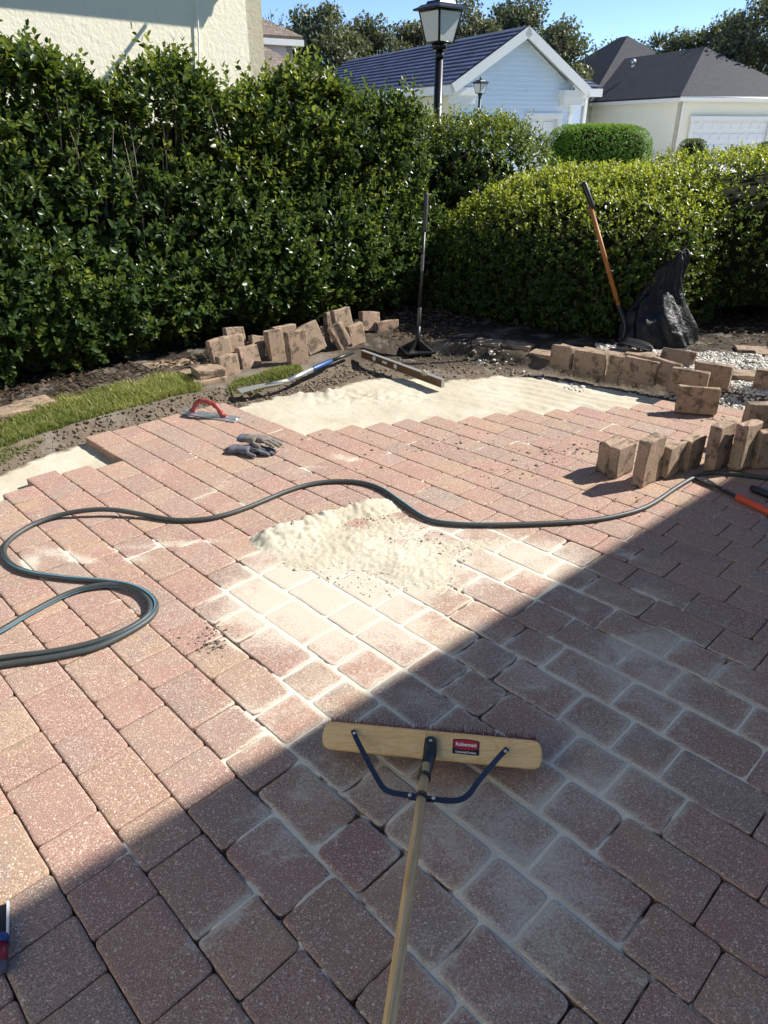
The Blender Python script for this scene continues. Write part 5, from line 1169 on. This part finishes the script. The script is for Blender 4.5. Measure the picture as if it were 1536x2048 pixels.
glove('work_glove', 'soiled pale work glove lying on top of the dark one', (gc.x - .005, gc.y + .02, .034), math.radians(-20), M['glovetan'], M['glovegrey'], -1, .002, .92)

# --- long spirit level bridging the sand
a, b = G(725, 716, -.02), G(885, 776, -.02); dx_ = (b - a); Ls = dx_.length; LV = thing('spirit_level', 'long dark wooden spirit level lying across the bare sand', 'spirit level', a); fl = frame(dx_); lv = lambda x, y, z: fl @ Vector((x, y, z))
m = MB(); m.box(lv(Ls / 2, 0, .034), (Ls, .026, .052), fl, .002); m.build('body', M['levelwood'], LV)
for z in (.062, .006): m = MB(); m.box(lv(Ls / 2, 0, z), (Ls, .029, .005), fl); m.build('metal_edge', M['blade'], LV)
m = MB(); m.box(lv(Ls + .002, 0, .034), (.004, .028, .060), fl); m.build('end_cap', M['blade'], LV)
for x, k in ((.17, 0), (.30, 1), (.43, 0)):
    m = MB(); c = lv(x, -.0135, .036)
    if k: m.box(c, (.055, .006, .018), fl, .002)
    else: m.tube([c - fl @ Vector((0, .003, 0)), c + fl @ Vector((0, .003, 0))], [.019, .019], 18)
    m.build('vial', M['lwhite'], LV)
sx = pebbles('sand_clump', np.array([list(a + lv(Ls * .80 + random.uniform(-.03, .03), random.uniform(-.02, .02), .07 + random.uniform(-.02, .004))) for _ in range(60)]), RS.uniform(.004, .011, 60), M['sand']); kind(sx, 'stuff')

# --- scraper with silver shaft and blue grip
p0, p1, p2, p3 = G(478, 784, -.0), G(566, 770, .0), G(575, 762, .02), G(626, 738, .03); p4 = G(662, 722, .04)
TS = thing('flat_scraper', 'flat steel scraper with silver shaft and blue grip beside the grass', 'scraper', p0); s = lambda p: Vector(p) - Vector(p0)
bd = (p1 - p0).normalized(); fb_ = frame(bd); bl = (p1 - p0).length; m = MB(); vs = []; fs = []
for i in range(9):
    t_ = i / 8; w_ = .045 * (1 - .35 * t_) * (1 - .5 * max(0, t_ - .75) * 4 * .7); z = .004 + .014 * math.sin(t_ * 2.2)
    for sy in (-1, 1): vs += [fb_ @ Vector((bl * t_, sy * w_, z)), fb_ @ Vector((bl * t_, sy * w_, z + .004))]
for i in range(8):
    q = i * 4; fs += [(q, q + 4, q + 6, q + 2), (q + 1, q + 3, q + 7, q + 5), (q, q + 1, q + 5, q + 4), (q + 2, q + 6, q + 7, q + 3)]
fs += [(0, 2, 3, 1), (32, 33, 35, 34)]; m.add(vs, fs); m.build('blade', M['blade'], TS)
m = MB(); m.tube([s(p1) + fb_ @ Vector((-.12, 0, .02)), s(p1) + Vector((0, 0, .025)), s(p2)], [.012, .014, .015], 10); m.build('neck', M['blade'], TS)
m = MB(); m.ball(s(G(545, 764, .02)), (.018, .018, .012)); m.build('knob', M['plastic'], TS)
m = MB(); m.tube([s(p2), s(p3)], [.0165, .0165], 14); m.build('shaft', M['alu'], TS)
m = MB(); dgr = (p4 - p3).normalized(); m.tube([s(p3) - dgr * .01, s(p3), s(p4), s(p4) + dgr * .006], [.0175, .019, .0185, .014], 14); m.build('grip', M['blue'], TS)
m = MB(); m.tube([s(p4), s(p4) + (p4 - p3) * 1.3 - Vector((0, 0, .01))], [.014, .014], 10); m.build('shaft', M['plastic'], TS)

# --- hand tamper standing on its square plate
tp = G(834, 703, -.05); tt = AY(853, 386, tp.y + .12); TM = thing('hand_tamper', 'black hand tamper standing upright before the hedge gap', 'tamper', tp); dv = tt - Vector(tp)
fmT = Matrix.Rotation(math.radians(14), 3, 'Z'); m = MB(); m.box((0, 0, .012), (.25, .25, .018), fmT, .003); m.build('plate', M['black'], TM)
for k in range(4):
    w_ = math.radians(14 + 45 + 90 * k); e_ = Vector((math.cos(w_), math.sin(w_), 0)); m = MB(); m.prism([e_ * .02 + Vector((0, 0, .02)), e_ * .15 + Vector((0, 0, .02)), e_ * .02 + Vector((0, 0, .10))], Vector((-e_.y, e_.x, 0)) * .006); m.build('rib', M['black'], TM)
m = MB(); m.tube([Vector((0, 0, .02)), dv * .17], [.019, .019], 12); m.build('socket', M['black'], TM)
m = MB(); m.tube([dv * .17, dv * .29, dv * .293], [.0155, .0155, .014], 12); m.build('sleeve', simple('grey_sleeve', (.10, .095, .085), .55), TM)
m = MB(); m.tube([dv * .29, dv * .78], [.0125, .0125], 12); m.build('shaft', M['plastic'], TM)
m = MB(); m.tube([dv * .77, dv * .79, dv * .99, dv], [.014, .0185, .0185, .014], 12); m.build('grip', simple('dull_dark_grip', (.045, .042, .04), .6), TM)
m = MB(); a_, b_ = dv * .53, dv * .63; m.tube([a_, b_], [.0130, .0130], 14, False); m.build('printed_band', simple('printed_band', (.13, .13, .13), .6, var=.95, nsc=55), TM)

# --- shovel leaning in the hedge
s0_, s1_, s2_ = G(1243, 690, .0), AY(1237, 612, 5.90), AY(1167, 364, 6.0); SH = thing('shovel', 'shovel with orange wooden handle and black grip leaning into the hedge', 'shovel', s0_); s = lambda p: Vector(p) - Vector(s0_)
d_ = (s2_ - s1_).normalized(); g_ = AY(1184, 412, 5.98)
m = MB(); m.tube([Vector((0, 0, 0)), Vector((0, 0, (g_ - s1_).length))], [.0185, .0175], 14); o = m.build('handle', M['shovelwood'], SH); o.matrix_local = Matrix.Translation(s(s1_)) @ d_.to_track_quat('Z', 'Y').to_matrix().to_4x4()
m = MB(); m.tube([s(g_) - d_ * .02, s(g_), s(s2_) - d_ * .02, s(s2_)], [.0185, .0215, .0225, .014], 14); m.build('grip', M['plastic'], SH)
m = MB(); q1_ = AY(1247, 650, 5.83); m.tube(spline([s(s1_) + d_ * .05, s(s1_), s(q1_) + Vector((.012, 0, 0)), s(G(1244, 682, .04))], 5), [.020] * 10 + [.0185] * 4 + [.014] * 2, 12); m.build('socket', M['black'], SH)
m = MB(); vs = []; fs = []; bdir = Vector((.42, -.40, -.06)).normalized(); sidev = Vector((.69, .72, 0)); nrm_ = bdir.cross(sidev).normalized(); nrm_ = nrm_ if nrm_.z > 0 else -nrm_; ob = s(G(1240, 684, .07))
for i in range(9):
    t_ = i / 8; w_ = .105 * (1 if t_ < .55 else math.sqrt(max(.02, 1 - ((t_ - .55) / .46) ** 2)))
    for k in range(7): x = -1 + 2 * k / 6; vs.append(ob + bdir * (.27 * t_) + sidev * (w_ * x) + nrm_ * (.03 * x * x - .01 + .012 * math.sin(t_ * 3)))
nv = len(vs); vs += [v - nrm_ * .003 for v in vs]
for i in range(8):
    for k in range(6): q = i * 7 + k; fs += [(q, q + 1, q + 8, q + 7), (nv + q, nv + q + 7, nv + q + 8, nv + q + 1)]
for k in range(6): fs += [(k, nv + k, nv + k + 1, k + 1), (56 + k, 57 + k, nv + 57 + k, nv + 56 + k)]
for i in range(8): fs += [(i * 7, i * 7 + 7, nv + i * 7 + 7, nv + i * 7), (i * 7 + 6, nv + i * 7 + 6, nv + i * 7 + 13, i * 7 + 13)]
m.add(vs, fs, True); m.build('blade', M['black'], SH)

# --- crumpled black plastic bag
bg_ = G(1328, 700, -.03); bg_.y += .10; BG = MB(); nu, nv = 96, 40; vs = []; fs = []
prof_ = [(0, .36), (.02, .42), (.10, .41), (.25, .37), (.38, .31), (.50, .25), (.62, .19), (.74, .15), (.86, .145), (.94, .135), (.99, .09)]
hs_ = np.linspace(0, .99, nv)
for i, hz_ in enumerate(hs_):
    rr = float(np.interp(hz_, [p[0] for p in prof_], [p[1] for p in prof_])); up_ = hz_ / .99
    cx = -.02 + .09 * up_ ** 1.6 - .16 * up_ * (1 - up_); cy = .10 * up_
    for k in range(nu):
        w_ = 2 * math.pi * k / nu; tw_ = w_ + 1.1 * up_; pl = math.sin(7 * tw_ + 1.3) + .6 * math.sin(12 * tw_ + 2 * hz_) + .35 * math.sin(21 * tw_ - 3 * hz_); f = 1 + .085 * pl * (.55 + .9 * up_)
        cr = float(fbm(np.array([math.cos(w_) * 1.5 + 5]), np.array([math.sin(w_) * 1.5 + hz_ * 4]), 1.6, 3, 17)[0])
        f += .10 * cr; fl_ = .75 - .45 * smooth(.2, .95, np.array(up_))
        vs.append((cx + rr * f * math.cos(w_), cy + rr * f * fl_ * math.sin(w_) * .85, hz_ * (1 - .10 * math.cos(w_) * (up_ > .85) * 0) + .03 * cr + .07 * up_ ** 3 * math.cos(w_ - .3)))
for i in range(nv - 1):
    for k in range(nu): fs.append((i * nu + k, i * nu + (k + 1) % nu, (i + 1) * nu + (k + 1) % nu, (i + 1) * nu + k))
fs.append(tuple(range((nv - 1) * nu, nv * nu))); BG.add(vs, fs, True); o = BG.build('plastic_bag', M['bag']); o.location = (bg_.x - .03, bg_.y, -.07); o.scale = (.82, .82, .76); tag(o, 'crumpled black plastic bag slumped on the gravel beside the shovel', 'bag')

# --- flat black bar tool with orange grip, and the end of a black handle
a, b, c = G(1388, 951, .012), G(1475, 994, .016), G(1475, 994, .018); e_ = G(1600, 1052, .018); BT = thing('pry_tool', 'flat black tool with orange rubber grip lying by the hose', 'tool', a); s = lambda p: Vector(p) - Vector(a)
dd_ = (b - a).normalized(); ft = frame(dd_); lt = (b - a).length; m = MB(); vs = []; fs = []
for i, (t_, w_) in enumerate(((0, .010), (.06, .020), (.2, .026), (.36, .022), (.5, .0125), (.75, .011), (1.0, .011))):
    for sy in (-1, 1): vs += [ft @ Vector((lt * t_, sy * w_, -.004)), ft @ Vector((lt * t_, sy * w_, .004))]
for i in range(6): q = i * 4; fs += [(q, q + 4, q + 6, q + 2), (q + 1, q + 3, q + 7, q + 5), (q, q + 1, q + 5, q + 4), (q + 2, q + 6, q + 7, q + 3)]
fs += [(0, 2, 3, 1), (24, 25, 27, 26)]; m.add(vs, fs); m.build('bar', M['black'], BT)
m = MB(); m.tube([s(c) - dd_ * .004, s(c), s(c) + (e_ - c) * .5, s(e_)], [.012, .0175, .0165, .0175], 14); m.build('grip', M['orange'], BT)
for t_ in (.27, .68): m = MB(); m.ball(ft @ Vector((lt * t_, 0, .004)), (.006, .003, .0015), ft); m.build('rivet', M['zinc'], BT)
a, b = G(1502, 975, .018), G(1640, 1032, .018); BH_ = MB(); BH_.tube([Vector(), (b - a) * .06, b - a], [.013, .018, .017], 14); o = BH_.build('black_handle', M['plastic']); o.location = a; tag(o, 'rounded black tool handle poking in at the right edge', 'tool handle')

# --- small tool with red clear handle at the left edge
a = G(2, 1885, .012); KT = thing('putty_chisel', 'small tool with red handle and blue collar at the lower left edge', 'chisel', a); d_ = (G(4, 1820, .01) - G(1, 1960, .012)).normalized(); fk = frame(d_)
m = MB(); m.box(fk @ Vector((.055, 0, 0)), (.075, .020, .003), fk); m.build('blade', M['black'], KT)
m = MB(); m.box(fk @ Vector((.055, -.013, 0)), (.085, .005, .006), fk); m.build('blade_edge', M['lwhite'], KT)
m = MB(); m.tube([fk @ Vector((-.006, 0, 0)), fk @ Vector((.010, 0, 0)), fk @ Vector((.014, 0, 0))], [.0165, .0165, .015], 16); m.build('collar', M['blue'], KT)
m = MB(); m.tube([fk @ Vector((-.006, 0, 0)), fk @ Vector((-.05, 0, 0))], [.014, .0135], 16); m.build('handle', simple('red_clear_plastic', (.28, .015, .03), .25), KT)
m = MB(); m.tube([fk @ Vector((-.05, 0, 0)), fk @ Vector((-.066, 0, 0)), fk @ Vector((-.07, 0, 0))], [.0145, .0135, .009], 16); m.build('butt', simple('smoky_plastic', (.10, .09, .11), .3), KT)
